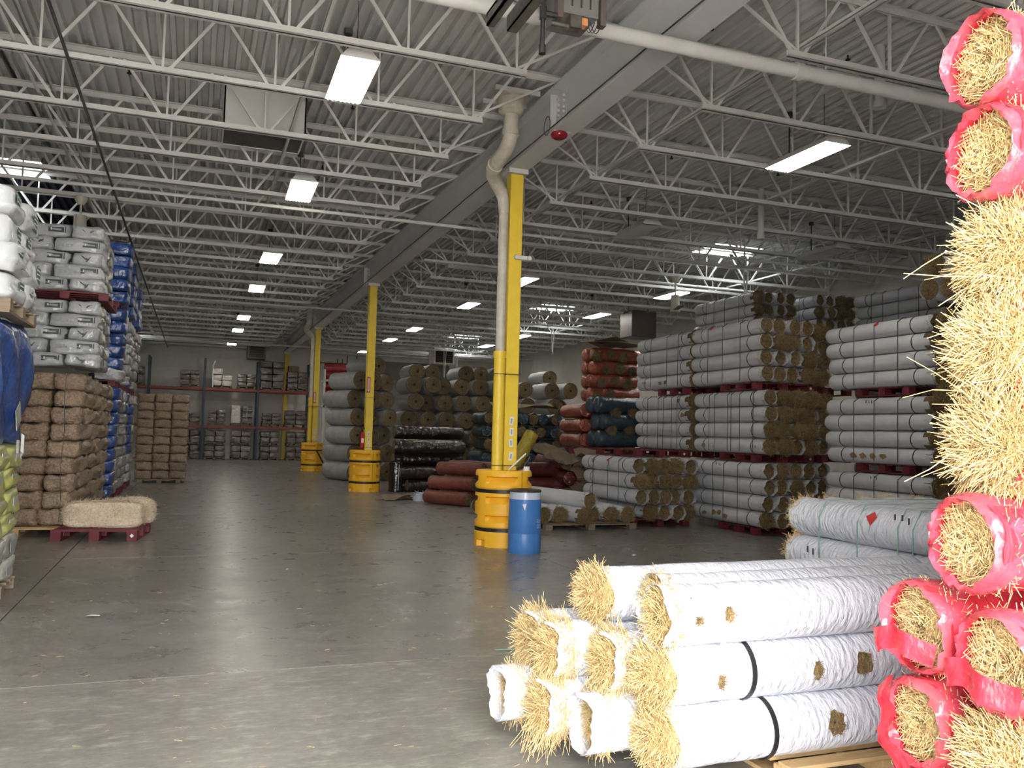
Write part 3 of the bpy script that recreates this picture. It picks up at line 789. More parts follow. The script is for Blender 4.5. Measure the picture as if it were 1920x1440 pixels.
def straw_mb(r, seed, depth=.03, ns=70, sr=.0022, sl=(.05, .12), back=.12, out=.5, tang=1., n=16, hole=0., spread=.25, irr=.04):
    rs = np.random.default_rng(seed)
    th = np.linspace(0, 2 * PI, n, endpoint=False)
    G = []
    ks = np.linspace(0, 1, 6)
    for k in ks[::-1]:
        R_ = r * (.97 * k + .004) * (1 + irr * smoothnoise(th, k, seed, 5))
        y = -depth * (1 - k ** 3) + rs.normal(size=n) * .008 * (1 if k > 0 else 0)
        G.append(np.stack([R_ * np.cos(th), y, R_ * np.sin(th)], 1))
    G0 = G[0].copy(); G0[:, 1] = back
    mb = MB().grid(np.array([G0] + G), closed=True)
    mb.core = len(mb.F)
    if ns:
        q = r * np.sqrt(rs.uniform(.0, .98, ns)); a = rs.uniform(0, 2 * PI, ns)
        P = np.stack([q * np.cos(a), -depth * (1 - (q / r) ** 3) + rs.uniform(-.004, .02, ns), q * np.sin(a)], 1)
        T = np.stack([-np.sin(a), np.zeros(ns), np.cos(a)], 1)
        Rr = np.stack([np.cos(a), np.zeros(ns), np.sin(a)], 1)
        D = T * (tang * rs.choice([-1, 1], ns))[:, None] + Rr * rs.normal(size=(ns, 1)) * spread + np.array([0, -1, 0]) * (out * rs.uniform(.1, 1., ns))[:, None] + rs.normal(size=(ns, 3)) * .3
        Ls = rs.uniform(sl[0], sl[1], ns)
        mb.strands(P - D / np.linalg.norm(D, axis=1)[:, None] * (Ls * .3)[:, None], D, Ls, sr, bend=.2, seg=1 if ns < 200 else 2)
    return mb
def ring_mb(r, y, w, t=.004, n=24):
    th = np.linspace(0, 2 * PI, n, endpoint=False); G = []
    for rr, yy in ((r, y - w), (r + t, y - w), (r + t, y + w), (r, y + w)):
        G.append(np.stack([rr * np.cos(th), np.full(n, yy), rr * np.sin(th)], 1))
    return MB().grid(np.array(G), closed=True)
def patch_mb(r, a0, y0, aw, yw, seed, off=.004, n=10):
    """irregular torn patch lying on a roll of radius r"""
    rs = np.random.default_rng(seed)
    V = [(0, 0)]
    for k in range(n):
        t = 2 * PI * k / n; q = rs.uniform(.65, 1.1); V.append((math.cos(t) * q, math.sin(t) * q))
    P = []
    for (u, v) in V:
        a = a0 + u * aw; R_ = r + off; P.append((R_ * math.cos(a), y0 + v * yw, R_ * math.sin(a)))
    return MB().add(P, [[0, 1 + k, 1 + (k + 1) % n] for k in range(n)])

RL = 2.1
class RollKit:
    """shared meshes for the mid-distance white rolls"""
    def __init__(s, r, L, wrapmat='wrap', strawmat='straw_mid', seed=1, ns=260, bandmat='black', sr=.0028):
        s.r, s.L = r, L
        s.wraps = [wrap_mb(L, r, seed + k, lip=[.03, .06, -.02, .01][k]).mesh('wrap', wrapmat, smooth=60) for k in range(4)]
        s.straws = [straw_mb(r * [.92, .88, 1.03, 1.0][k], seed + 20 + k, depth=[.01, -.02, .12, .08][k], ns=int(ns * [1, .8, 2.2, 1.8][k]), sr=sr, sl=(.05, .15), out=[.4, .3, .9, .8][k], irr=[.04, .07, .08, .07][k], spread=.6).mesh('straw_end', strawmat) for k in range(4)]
        s.bands = [ring_mb(r * .985, L * f, .008).mesh('band', bandmat) for f in (.16, .84)]
    def make(s, label, loc, rot, group, cat='straw roll', v=None, name='straw_blanket_roll', bands=2, tears=0, seed=0, flip_tag=False, marks=False):
        t = thing(name, label, cat, loc, rot, group)
        v = random.randrange(4) if v is None else v
        obj('wrap', s.wraps[v], t); obj('straw_end', s.straws[v], t, kind='stuff')
        for b in range(bands): obj('band', s.bands[b], t)
        return t
kit = RollKit(.134, RL, seed=11)
kit_c = RollKit(.123, RL, seed=41)
# pallets
def pallet_kit(w, d, h, mat, full=False):
    k = {}
    nb = 7
    k['board'] = MB().span((0, -.045, h - .02), (w, .045, h)).mesh('deck_board', mat)
    k['ys'] = [.05 + (d - .1) * i / (nb - 1) for i in range(nb)]
    k['deck'] = MB()
    for y in k['ys']: k['deck'].span((0, y - .05, h - .02), (w, y + .05, h))
    k['deck'] = k['deck'].mesh('deck', mat)
    k['block'] = MB().span((-.065, -.065, .02), (.065, .065, h - .02)).mesh('block', mat)
    k['runner'] = MB().span((-.06, 0, 0), (.06, d, .02)).mesh('bottom_board', mat)
    k['w'], k['d'], k['h'], k['full'], k['mat'] = w, d, h, full, mat
    return k
def place_pallet(k, label, loc, rot=0, group=None, mark=False):
    t = thing('pallet', label, 'pallet', loc, (0, 0, rot), group)
    if k['full']:
        for y in k['ys']: obj('deck_board', k['board'], t, loc=(0, y, 0))
    else: obj('deck', k['deck'], t)
    for x in (.065, k['w'] / 2, k['w'] - .065):
        obj('bottom_board', k['runner'], t, loc=(x, 0, 0))
        for y in (.065, k['d'] / 2, k['d'] - .065): 
            b = obj('block', k['block'], t, loc=(x, y, 0))
            if mark and y < .2 and x > k['w'] * .6:
                s = .028; c_ = MB()
                for dx, dz in ((-1, 0), (0, 1), (1, 0), (0, -1)):
                    pass
                z = k['h'] / 2
                c_.prism([(-s, z), (0, z - s), (s, z), (0, z + s)], -.0675, -.0655)
                obj('stencil_mark', c_, b, mat='chalk')
    return t
pk_red = pallet_kit(1.2, 1.05, .13, 'pallet_red')
pk_red_long = pallet_kit(1.1, 1.7, .13, 'pallet_red')

def side_mark(t, r, y, a0, kind):
    if kind == 'tag':
        obj('red_tag', patch_mb(r, a0, y, .055 / r, .06, 3, .012, 4), t, mat='red_sign', label='small red paper tag')
    if kind == 'tear':
        obj('torn_patch', patch_mb(r, a0, y, .045 / r, .08, random.randrange(999), .006), t, mat='straw_mid', label='torn patch showing straw')
    if kind == 'ink':
        m = MB()
        for k in range(3):
            a = a0 + random.uniform(-.1, .1)
            m.box(((r + .006) * math.cos(a), y + k * .06, (r + .006) * math.sin(a)), (.004, .012, .045))
        obj('marker_scrawl', m, t, mat='ink', kind='stuff')
def roll_stack(K, X0, Y0, ncol, nrow, z0, px, pz, phrase, tier, group, skip=(), straps=(.25, .45, .62), xj=.0, yj=.05, rowL=None, shag=None, colnames=True, tags=(), only=None):
    """rolls lying along Y, straw ends towards -Y"""
    for rr in range(nrow):          # rr 0 is the bottom row
        for cc in range(ncol):
            if (rr, cc) in skip or (only and (rr, cc) not in only): continue
            fromtop = nrow - 1 - rr
            rn = ['top', 'second', 'third', 'fourth', 'fifth'][fromtop] if rr else 'bottom'
            cn = 'leftmost' if cc == 0 else ('rightmost' if cc == ncol - 1 else ORD[cc])
            lb = 'white roll, %s row, %s column, %s%s' % (rn, cn, (tier + ' of ') if tier else '', phrase)
            x = X0 + px * (cc + .5) + random.uniform(-1, 1) * xj
            y = Y0 + random.uniform(-yj, yj)
            z = z0 + K.r + .003 + pz * rr
            v = None
            if shag is not None: v = random.choice([2, 3, 2, 0]) if random.random() < shag else random.choice([0, 1])
            t = K.make(lb, (x, y, z), (0, random.uniform(0, 6.28) if cc else 0, random.uniform(-.006, .006)), group, v=v)
            if cc == 0:
                for kind, row, yy, a in tags:
                    if row == rr: side_mark(t, K.r, yy, a, kind)
    H = nrow * pz
    for k, f in enumerate(straps):
        y = Y0 + RL * f; x0, x1 = X0 + px * .5 - K.r - .006, X0 + ncol * px + .01
        m = MB()
        m.span((x0 - .004, y - .006, z0 + .04), (x0, y + .006, z0 + H - .05)); m.span((x0 + .1, y - .006, z0 + H + .006), (x1, y + .006, z0 + H + .01)); m.bar((x0 - .002, y, z0 + H - .06), (x0 + .1, y, z0 + H + .008), .012, .004, up=(0, 1, 0))
        m.span((x1, y - .006, z0 + .04), (x1 + .004, y + .006, z0 + H + .01))
        tag(obj('tie_wire', m, mat='wire'), 'tie wire, %s from near end, round %s%s' % (ORD[k], (tier + ' of ') if tier else '', phrase), 'tie wire', 'tie wires')

TZ = 4 * .272 + .135
SB = 'stack nearest the blue drum on its right'
for ti, tn in enumerate(('bottom tier', 'middle tier', 'top tier')):
    z0 = .13 + ti * TZ
    place_pallet(pk_red, 'dark red pallet under the %s of the middle white roll stack' % tn, (8.86, 12.0, z0 - .13), 0, 'red pallets', mark=True)
    roll_stack(kit, 8.8, [11.78, 11.74, 11.85][ti], 4, 4, z0, .281, .272, 'middle white roll stack', tn, 'rolls of the middle stack', shag=[.3, .85, .5][ti],
               straps=[(.3, .5, .66), (.12, .3, .42, .47, .66, .74), (.25, .5, .72)][ti],
               tags=[[('tear', 0, .95, 3.3), ('tear', 0, 1.3, 3.0), ('tear', 0, 1.6, 3.2), ('ink', 3, 1.2, 2.7), ('tear', 0, 1.15, 2.9)], [('tear', 0, 1.75, 3.2), ('ink', 0, .2, 3.2)], [('tag', 3, 1.45, 2.5), ('ink', 3, 1.15, 2.4)]][ti])
# stack behind it (same line, further from the camera)
for ti, tn in enumerate(('middle tier', 'top tier')):
    z0 = .13 + (ti + 1) * TZ
    place_pallet(pk_red, 'dark red pallet under the %s of the far white roll stack' % tn, (8.86, 14.2, z0 - .13), 0, 'red pallets', mark=True)
    roll_stack(kit, 8.8, 13.98, 4, 4, z0, .281, .272, 'far stack behind the middle one', tn, 'rolls of the far stack', straps=[(.2, .3, .45, .55, .75), (.2, .4, .7)][ti],
               skip=[(r_, c_) for r_ in range(4) for c_ in (2,)], tags=[[('tear', 2, .2, 3.1), ('tear', 3, .35, 3.0)], [('tear', 0, .9, 3.2), ('tear', 0, 1.1, 3.3), ('ink', 0, 1.7, 3.1)]][ti])
for r_ in range(4):
    pass
for ti, tn in enumerate(('bottom tier', 'middle tier', 'top tier')):
    z0 = .13 + ti * TZ
    place_pallet(pk_red, 'dark red pallet under the %s of the shaded stack' % tn, (10.05, 12.4, z0 - .13), 0, 'red pallets')
    roll_stack(kit, 10.0, 12.2, 2, 4, z0, .281, .272, 'shaded stack right of the middle one', tn, 'rolls of the shaded stack', straps=())
# low stack left of the middle stack
place_pallet(pk_red, 'dark red pallet under the low white roll stack', (7.34, 13.5, 0), 0, 'red pallets')
roll_stack(kit, 7.26, 13.3, 5, 4, .13, .248, .272, 'low stack left of the middle stack', '', 'rolls of the low stack', shag=.6, straps=(.25, .45, .75), yj=.07,
           tags=[('tag', 3, .95, 2.6), ('tear', 3, 1.55, 2.8)], skip=((0, 0),))
place_pallet(pk_red_long, 'long dark red pallet lying on the low white roll stack', (7.75, 14.1, .13 + 4 * .272 + .01), 0, 'red pallets', mark=True)
# right-hand stack
TC = 4 * .25 + .15
for ti, tn in enumerate(('bottom tier', 'middle tier', 'top tier')):
    z0 = .13 + ti * TC
    place_pallet(pk_red, 'dark red pallet under the %s of the right white roll stack' % tn, (9.66, 9.5, z0 - .13), 0, 'red pallets')
    roll_stack(kit_c, 9.56, 9.02, 4, 4, z0, .255, .25, 'right white roll stack', tn, 'rolls of the right stack', shag=.9, straps=(.28, .5, .7),
               tags=[[('ink', 3, 1.0, 2.6)], [('tear', 0, .9, 3.2), ('tear', 0, 1.1, 3.2), ('tear', 0, 1.3, 3.2), ('tear', 0, 1.5, 3.2), ('ink', 3, 1.1, 2.7)], [('tag', 3, 1.0, 2.5)]][ti])
# rear high stacks by the right wall: visible top tiers on the same pallets below
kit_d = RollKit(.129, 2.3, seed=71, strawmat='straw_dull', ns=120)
def rear_stack(X0, Y0, ncol, ztop, phrase, tiers=4, K=kit_d):
    TD = 4 * .262 + .15
    base = 0
    for ti in range(tiers):
        z0 = base + ti * TD + .13
        place_pallet(pk_red, 'dark red pallet, tier %s from bottom, under %s' % (ORD[ti], phrase), (X0 + .03, Y0 + .3, z0 - .13), 0, 'red pallets')
        full = ti == tiers - 1
        roll_stack(K, X0, Y0, ncol, 4, z0, .262, .262, phrase, ['bottom tier', 'second tier', 'third tier', 'top tier'][ti], 'rolls of the rear high stacks', shag=.5,
                   straps=(.25, .5, .7, .85) if full else (), only=None if full else [(r_, 0) for r_ in range(4)])
rear_stack(11.0, 15.0, 4, 4.62, 'rear high stack left of two')
rear_stack(12.4, 14.75, 4, 4.62, 'rear high stack right of two')
rear_stack(13.3, 12.3, 3, 4.62, 'rearmost stack by the right wall')
# pair of rolls lying crosswise on the right stack
kit_x = RollKit(.15, RL, seed=91, strawmat='straw_mid', ns=320)
zc = .13 + 3 * TC
for k, (x, y, z, lb) in enumerate([(9.5, 9.12, zc + .02, 'white straw roll laid crosswise on the right stack, lower one'), (9.52, 9.05, zc + .34, 'straw roll on top of the right stack, left one of the pair'),
                                   (9.75, 8.75, zc + .34, 'straw roll on top of the right stack, right one of the pair'), (9.6, 8.8, zc + .02, 'white straw roll laid crosswise on the right stack, front one')]):
    kit_x.make(lb, (x, y - .15, z + .15), (0, k, -PI / 2 + .15), 'crosswise rolls', v=[0, 3, 3, 2][k], bands=1)
# column of straw-ended rolls closing the gap in front of the right stack
for k in range(10):
    z = .3 + k * .325
    kit_x.make('shaggy-ended crosswise straw roll before the right stack, %s from floor' % ORD[k], (9.35 + .06 * (k % 3), 8.55 - .03 * (k % 2), z), (0, k * 1.3, -PI / 2 + .1), 'crosswise column', v=2 + k % 2, bands=1)
place_pallet(pk_red, 'dark red pallet under the crosswise roll column', (9.4, 8.0, 0), 0, 'red pallets')

# loose white rolls in front of the low stack
place_pallet(pallet_kit(1.7, 1.4, .1, 'pallet_old'), 'weathered grey pallet edge under the loose white rolls', (5.55, 13.15, 0), 0)
kit_l = RollKit(.138, 2.0, seed=131, ns=260)
loose = [((5.55, 13.25, .245), .1, 'bottom, leftmost'), ((5.86, 13.3, .245), .12, 'bottom, second'), ((6.2, 13.0, .245), .1, 'bottom, third, with long straw'), ((6.5, 13.4, .245), .08, 'bottom, fourth'),
         ((6.8, 13.25, .245), .06, 'bottom, fifth'), ((6.3, 13.05, .50), .22, 'lying slantwise on top'), ((7.1, 13.2, .245), .04, 'bottom, nearest the low stack')]
for k, (p, a, d) in enumerate(loose):
    kit_l.make('loose white straw roll before the low stack, %s' % d, p, (0, k, a), 'loose white rolls', v=[0, 3, 2, 3, 3, 0, 3][k], bands=0)
# single white roll peeping out left of the nearest guard
kit_l.make('single white roll lying behind the nearest guard on its left', (5.35, 16.2, .145), (0, 0, -.9), None, v=0, bands=0)

# ------------------------------------------------------------------ near white pile on a wooden pallet
R1 = .137
near_wraps = [wrap_mb(2.1, R1, 300 + k, lip=[.0, .05, .1][k], n=48, m=40, rag=.015, wob=.018).mesh('wrap', 'wrap_near', smooth=70) for k in range(3)]
near_straws = [straw_mb(R1 * [.98, .93, .9][k], 320 + k, depth=[.07, .03, .01][k], ns=[2200, 1500, 1300][k], sr=.0018, sl=(.06, .15), out=[.8, .45, .3][k], n=28, spread=.5).mesh('straw_end', 'straw') for k in range(3)]
nf_ = straw_mb(R1 * .98, 331, depth=.10, ns=2600, sr=.0018, sl=(.06, .17), out=.9, n=28, spread=.6)
rs_ = np.random.default_rng(77); hn = 70
ha = rs_.uniform(PI * 1.05, PI * 1.95, hn); hq = R1 * rs_.uniform(.5, 1., hn)
nf_.strands(np.stack([hq * np.cos(ha), -rs_.uniform(.02, .12, hn), hq * np.sin(ha)], 1), np.stack([rs_.normal(size=hn) * .35, -rs_.uniform(.1, .8, hn), -np.ones(hn)], 1), rs_.uniform(.08, .2, hn), .0017, bend=.2)
near_far = [nf_.mesh('straw_end', 'straw')]
near_band = ring_mb(R1 + .002, .50, .012, .005, 40).mesh('band', MT['black'])
Y1, Z1 = 3.40, .25
W1 = [  # x, row, depth index, variant, label
    (2.02, 0, 0, 0, 'bottom row, front', .50), (2.02, 1, 0, 0, 'middle row, front, with two torn holes', .40), (2.02, 2, 0, 1, 'top row, front, with marker number', None),
    (1.84, 0, 1, 2, 'bottom row, second from front, open white hood', None), (1.97, 1, 1, 3, 'middle row, second from front, shaggy', None), (2.17, 2, 1, 1, 'top row, second from front', None),
    (1.75, 0, 2, 3, 'bottom row, third from front, long straw', None), (1.8, 1, 2, 3, 'middle row, third from front, shaggy', None), (1.97, 2, 2, 0, 'top row, farthest back', None),
    (1.62, 0, 3, 2, 'bottom row, farthest back, white hood', None), (1.8, 1, 3, 3, 'middle row, farthest back', None)]
for x, row, dp, v, lb, band in W1:
    t = thing('straw_blanket_roll', 'near white straw roll on the wooden pallet, ' + lb, 'straw roll', (x, Y1 + .272 * dp + (.03 if row == 1 else 0), Z1 + .27 * row), (0, 1.7 * dp + row, -PI / 2 + .012), 'near white straw rolls')
    t.rotation_euler = (0, 0, -PI / 2 + .012)
    obj('wrap', near_wraps[min(v, 2)], t); obj('straw_end', near_far[0] if v == 3 else near_straws[v], t, kind='stuff')
    if band: obj('band', near_band, t, loc=(0, band - .5 + .02, 0), label='black plastic band')
    # front side of a roll faces local +X after the turn
    def hole(a0, y0, aw, yw, sd):
        h = obj('torn_hole', patch_mb(R1, a0, y0, aw, yw, sd, .003, 14), t, mat='straw_core', label='torn hole showing brown straw')
        rs = np.random.default_rng(sd); n = 130
        uu = np.sqrt(rs.uniform(0, .6, n)); pp = rs.uniform(0, 6.28, n); a = a0 + uu * np.cos(pp) * aw; yv = y0 + uu * np.sin(pp) * yw
        Pp = np.stack([(R1 + .004) * np.cos(a), yv, (R1 + .004) * np.sin(a)], 1)
        D = np.stack([np.cos(a) * .2 - np.sin(a) * rs.normal(size=n), rs.normal(size=n), np.sin(a) * .2 + np.cos(a) * rs.normal(size=n)], 1)
        obj('hole_straw', MB().strands(Pp, D, rs.uniform(.012, .03, n), .0013, seg=1), h, mat='straw_mid', kind='stuff')
    if dp == 0 and row == 1: hole(-.05, .78, .36, .03, 1); hole(.05, 1.06, .5, .06, 2); hole(-.1, .24, .28, .016, 3)
    if dp == 0 and row == 0: hole(.15, .87, .44, .055, 4)
    if dp == 0 and row == 2:
        hole(.12, .26, .26, .026, 5); hole(.0, .1, .12, .01, 6)
        me = text_mesh('0575', .026, 'print_grey')
        a = .62
        lo = obj('marker_number', me, t, loc=((R1 + .006) * math.cos(a), .14, (R1 + .006) * math.sin(a)))
        lo.rotation_euler = Euler((PI / 2 - a, 0, PI / 2))
        obj('marker_stroke', MB().box(((R1 + .004) * math.cos(.75), .08, (R1 + .004) * math.sin(.6)), (.004, .006, .03)), t, mat='ink')
pkw = pallet_kit(1.2, 1.0, .10, 'pallet_wood', True)
place_pallet(pkw, 'pale new wooden pallet under the near white rolls', (2.62, 3.26, 0), 0)
# second near bundle, rolls running away from the camera
kw2_w = [wrap_mb(2.1, R1, 360 + k, lip=.0, n=36, m=26, rag=.01).mesh('wrap', 'wrap_near', smooth=70) for k in range(2)]
for cc in range(5):
    for row in range(4):
        if row < 2 and cc > 0: continue
        t = thing('straw_blanket_roll', 'pale white roll in the bundle behind red pile, %s row down, %s from left' % (ORD[3 - row], ORD[cc]), 'straw roll', (4.32 + .272 * cc, 5.3 - .05 * ((row + cc) % 2), .22 + .272 * row), (0, 0, PI), 'bundle behind red pile')
        obj('wrap', kw2_w[(cc + row) % 2], t)
        obj('straw_end', near_straws[2], t, loc=(0, .02, 0), kind='stuff')
        if cc == 0 and row == 3: side_mark(t, R1, .82, .5, 'tag'); side_mark(t, R1, 1.0, .55, 'ink')
        if cc == 0 and row == 2: side_mark(t, R1, .25, .3, 'ink')
for k, y in enumerate((4.92, 4.55, 4.2, 4.08)):
    m = MB().span((4.32 - R1 - .008, y - .004, .2), (4.32 - R1 - .004, y + .004, 1.06)).bar((4.32 - R1 - .006, y, 1.06), (4.25, y, 1.18), .008, .004, up=(0, 1, 0)).span((4.25, y - .004, 1.178), (5.6, y + .004, 1.182))
    tag(obj('tie_twine', m, mat='greenwire'), 'pale green twine, %s from far end, round the bundle behind red pile' % ORD[k], 'twine', 'green twines')
place_pallet(pallet_kit(1.3, 1.4, .08, 'pallet_wood'), 'wooden pallet under the white bundle behind the red pile', (4.3, 3.6, 0), 0)

# ------------------------------------------------------------------ near red netted straw pile
RR = .15
def red_body(seed):
    return wrap_mb(1.9, RR, seed, lip=.05, n=40, m=26, rag=.012, wob=.03).mesh('net_wrap', 'redfilm', smooth=70)
red_bodies = [red_body(400 + k) for k in range(3)]
def lip_mb(seed, cover=.35):
    rs = np.random.default_rng(seed); n = 44
    th = np.linspace(0, 2 * PI, n, endpoint=False); G = []
    for k, (f, y) in enumerate([(1.01, .05), (1.02, -.02), (1.0, -.06), (1 - cover * .5, -.08), (1 - cover, -.065)]):
        q = 1 + .05 * smoothnoise(th, k, seed, 7) + rs.normal(size=n) * .012 * k
        yy = y + .018 * smoothnoise(th, k * 2, seed + 9, 8)
        G.append(np.stack([RR * f * q * np.cos(th), yy, RR * f * q * np.sin(th)], 1))
    return MB().grid(np.array(G), closed=True).mesh('film_lip', 'redfilm_clear', smooth=80)
lips = [lip_mb(420 + k, [.08, .13, .22][k]) for k in range(3)]
red_straw = [straw_mb(RR * .90, 440 + k, depth=.03, ns=2600, sr=.0019, sl=(.04, .11), out=.22, n=30, spread=.25).mesh('straw_end', 'straw') for k in range(2)]
red_shag = [straw_mb(RR * 1.0, 450 + k, depth=.09, ns=3600, sr=.0019, sl=(.06, .17), out=.8, tang=.8, n=30, spread=.9).mesh('straw_end', 'straw') for k in range(3)]
def film_band(seed, z0, w):
    rs = np.random.default_rng(seed); G = []
    for i in range(8):
        row = []
        for j in range(16):
            u = (j / 15 - .5) * 2; z = z0 + w * (i / 7 - .5)
            xx = u * math.sqrt(max(RR * RR * 1.02 - z * z, .002))
            row.append((xx, -.115 - .05 * (1 - u * u) + .012 * math.sin(7 * u + seed) + rs.normal() * .003, z + .02 * math.sin(3 * u + seed)))
        G.append(row)
    return MB().grid(np.array(G)).mesh('film_band', 'redfilm', smooth=80)
RED = [ # x, y, z, kind, label
    (2.37, 1.97, 2.83, 'r0', 'topmost of the tall near red column'), (2.36, 1.96, 2.52, 'r1', 'second from top of the tall near red column'),
    (2.42, 1.95, 2.20, 's0', 'uppermost shaggy one in the near red column'), (2.40, 1.96, 1.90, 's1', 'middle shaggy one in the near red column'), (2.40, 1.97, 1.60, 's2', 'lowest shaggy one in the near red column'),
    (2.30, 1.98, 1.29, 'r1', 'lowest of the tall column, above the pale white rolls'),
    (2.33, 2.20, .985, 'b0', 'upper left at the pile base, film pulled across'), (2.28, 1.86, .96, 'b1', 'upper right at the pile base, film pulled across'),
    (2.33, 2.20, .675, 'b2', 'lower left at the pile base, wrinkled film'), (2.30, 1.85, .65, 's0', 'lower right at the pile base, straw end bare'),
    (2.50, 1.63, 1.60, 'r0', 'behind the shaggy ones at the right edge'), (2.50, 1.63, 1.9, 'r1', 'at the right edge, beside the middle shaggy one'), (2.45, 1.66, 1.28, 'r2', 'at the right edge above the base'),
    (2.3, 2.22, .365, 'r1', 'second lowest, left'), (2.3, 1.86, .34, 'r1', 'second lowest, right')]
for k, (x, y, z, kd, lb) in enumerate(RED):
    t = thing('straw_wattle_roll', 'red netted straw roll, ' + lb, 'straw roll', (x, y, z), (0, 0, -PI / 2 - .12), 'near red netted rolls')
    v = int(kd[1])
    obj('net_wrap', red_bodies[v], t)
    if kd[0] == 's':
        obj('straw_end', red_shag[v], t, kind='stuff')
    else:
        obj('straw_end', red_straw[k % 2], t, kind='stuff'); obj('film_lip', lips[v], t, label='clear pink film edge')
    if kd == 'b0': obj('film_band', film_band(1, -.045, .075), t); 
    if kd == 'b1': obj('film_band', film_band(2, -.05, .08), t)
    if kd == 'b2':
        f = obj('film_band', film_band(3, -.02, .07), t); f.rotation_euler = (0, 1.2, 0)
place_pallet(pallet_kit(1.2, .8, .19, 'pallet_old'), 'weathered pallet under the near red pile', (2.55, 1.6, 0), 0)

# ================================================================== BACK PILES OF LARGE ROLLS
BR = .284
def ringend_mb(r, seed, ns=90):
    rs = np.random.default_rng(seed); n = 28
    th = np.linspace(0, 2 * PI, n, endpoint=False); G = []
    fr = [1., .97, .88, .84, .72, .68, .55, .5, .38, .33, .22, .17, .15]
    for k, f in enumerate(fr):
        y = (.0 if k % 2 else -.018) + rs.normal(size=n) * .006
        if k == 0: y = np.full(n, .1)
        G.append(np.stack([r * f * (1 + .01 * rs.normal(size=n)) * np.cos(th), y, r * f * np.sin(th)], 1))
    mb = MB().grid(np.array(G), closed=True)
    q = r * rs.uniform(.2, .98, ns); a = rs.uniform(0, 2 * PI, ns)
    Pp = np.stack([q * np.cos(a), np.full(ns, -.02), q * np.sin(a)], 1)
    D = np.stack([-np.sin(a), -rs.uniform(0, .5, ns), np.cos(a)], 1) + rs.normal(size=(ns, 3)) * .25
    mb.strands(Pp, D, rs.uniform(.06, .16, ns), .004, seg=1)
    return mb
big_wraps = [wrap_mb(1.5, BR, 500 + k, lip=.01, n=24, m=10, rag=.01).mesh('wrap', 'bigwrap', smooth=60) for k in range(3)]
big_ends = [ringend_mb(BR * .97, 510 + k).mesh('straw_end', 'straw_dull') for k in range(3)]
core_me = MB().cyl((0, -.004, 0), (0, .2, 0), .045, n=12).mesh('core_hole', 'hollow')
def big_roll(lb, loc, rz, group, k):
    t = thing('large_blanket_roll', lb, 'blanket roll', loc, (0, random.uniform(0, 6), rz), group)
    obj('wrap', big_wraps[k % 3], t); obj('straw_end', big_ends[k % 3], t, kind='stuff'); obj('core_hole', core_me, t)
    return t
idx = 0
CA, SA = math.cos(.4), math.sin(.4)
for ri in range(6):
    z = BR + .002 + .572 * ri
    for ci in range(3):
        o_ = .575 * ci + .06 * (ri % 2)
        dy = [0, .12, -.1][(ci + ri) % 3]
        big_roll('large %s roll behind the second column, %s layer up, %s from the aisle' % (['white-wrapped', 'brown-ended', 'brown-ended'][ci], ORD[ri], ORD[ci]), (4.72 + o_ * CA - dy * SA, 26.6 + o_ * SA + dy * CA, z), .4, 'large rolls behind the second column', idx); idx += 1
big_roll('large brown-ended roll alone on top behind the second column', (5.45, 27.0, 6 * .572 + .22), .4, None, 1)
BX_ = [6.75, 7.33, 7.91, 8.49, 9.07, 9.65, 10.23, 10.82, 11.7, 12.28]
for ri in range(6):
    z = BR + .002 + .572 * ri
    for ci, x in enumerate(BX_):
        big_roll('large brown-ended blanket roll in the back pile, %s layer up, %s from left' % (ORD[ri], ORD[ci]), (x, 27.6 + .3 * ((ci * 7 + ri * 5) % 4) - .45, z), 0, 'large rolls in the back pile', idx); idx += 1
for k, x in enumerate((7.04, 7.62, 8.78, 9.36, 9.94, 11.99)):
    big_roll('pale large roll on top of the back pile, %s from left' % ORD[k], (x, 28.25 + .1 * (k % 2), BR + .572 * 5 + .49), 0, 'pale rolls on the back pile', k)
# far left dark column of rolls beside third column
for k, z in enumerate((2.57, 2.0, 1.43, .857, .286)):
    for j in range(2):
        big_roll('large roll in the dark column beside the third column, %s from top, %s' % (ORD[k], ['left', 'right'][j]), (5.38 + .59 * j, 31.3 + .15 * j, z), .22, 'dark column of large rolls', idx); idx += 1
# ------------------------------------------------------------------ netted soft rolls
class SoftKit:
    def __init__(s, r, L, mat, seed, strawmat='straw_dull', ns=50, wob=.05, mat2=None):
        s.r, s.L = r, L
        s.b = [wrap_mb(L, r, seed + k, lip=.0, n=20, m=14, rag=.01, wob=wob, pinch=(.2, .5, .8)).mesh('net_wrap', mat, smooth=70) for k in range(3)]
        s.e = [straw_mb(r * .93, seed + 30 + k, depth=.03, ns=ns, sr=.003, sl=(.05, .14), irr=.08).mesh('straw_end', [strawmat, mat2 or strawmat][k]) for k in range(2)]
        s.k = 0
    def make(s, lb, loc, rot, group, name='netted_roll', cat='straw roll', flip=False):
        if flip:
            a_ = rot[2]; loc = (loc[0] - math.sin(a_) * s.L, loc[1] + math.cos(a_) * s.L, loc[2]); rot = (rot[0], rot[1], a_ + PI)
        t = thing(name, lb, cat, loc, rot, group); s.k += 1
        obj('net_wrap', s.b[s.k % 3], t); obj('straw_end', s.e[s.k % 2], t, kind='stuff')
        return t
AX = -PI / 2     # roll running along +X
sk_black = SoftKit(.17, 1.9, 'blackfilm', 600)
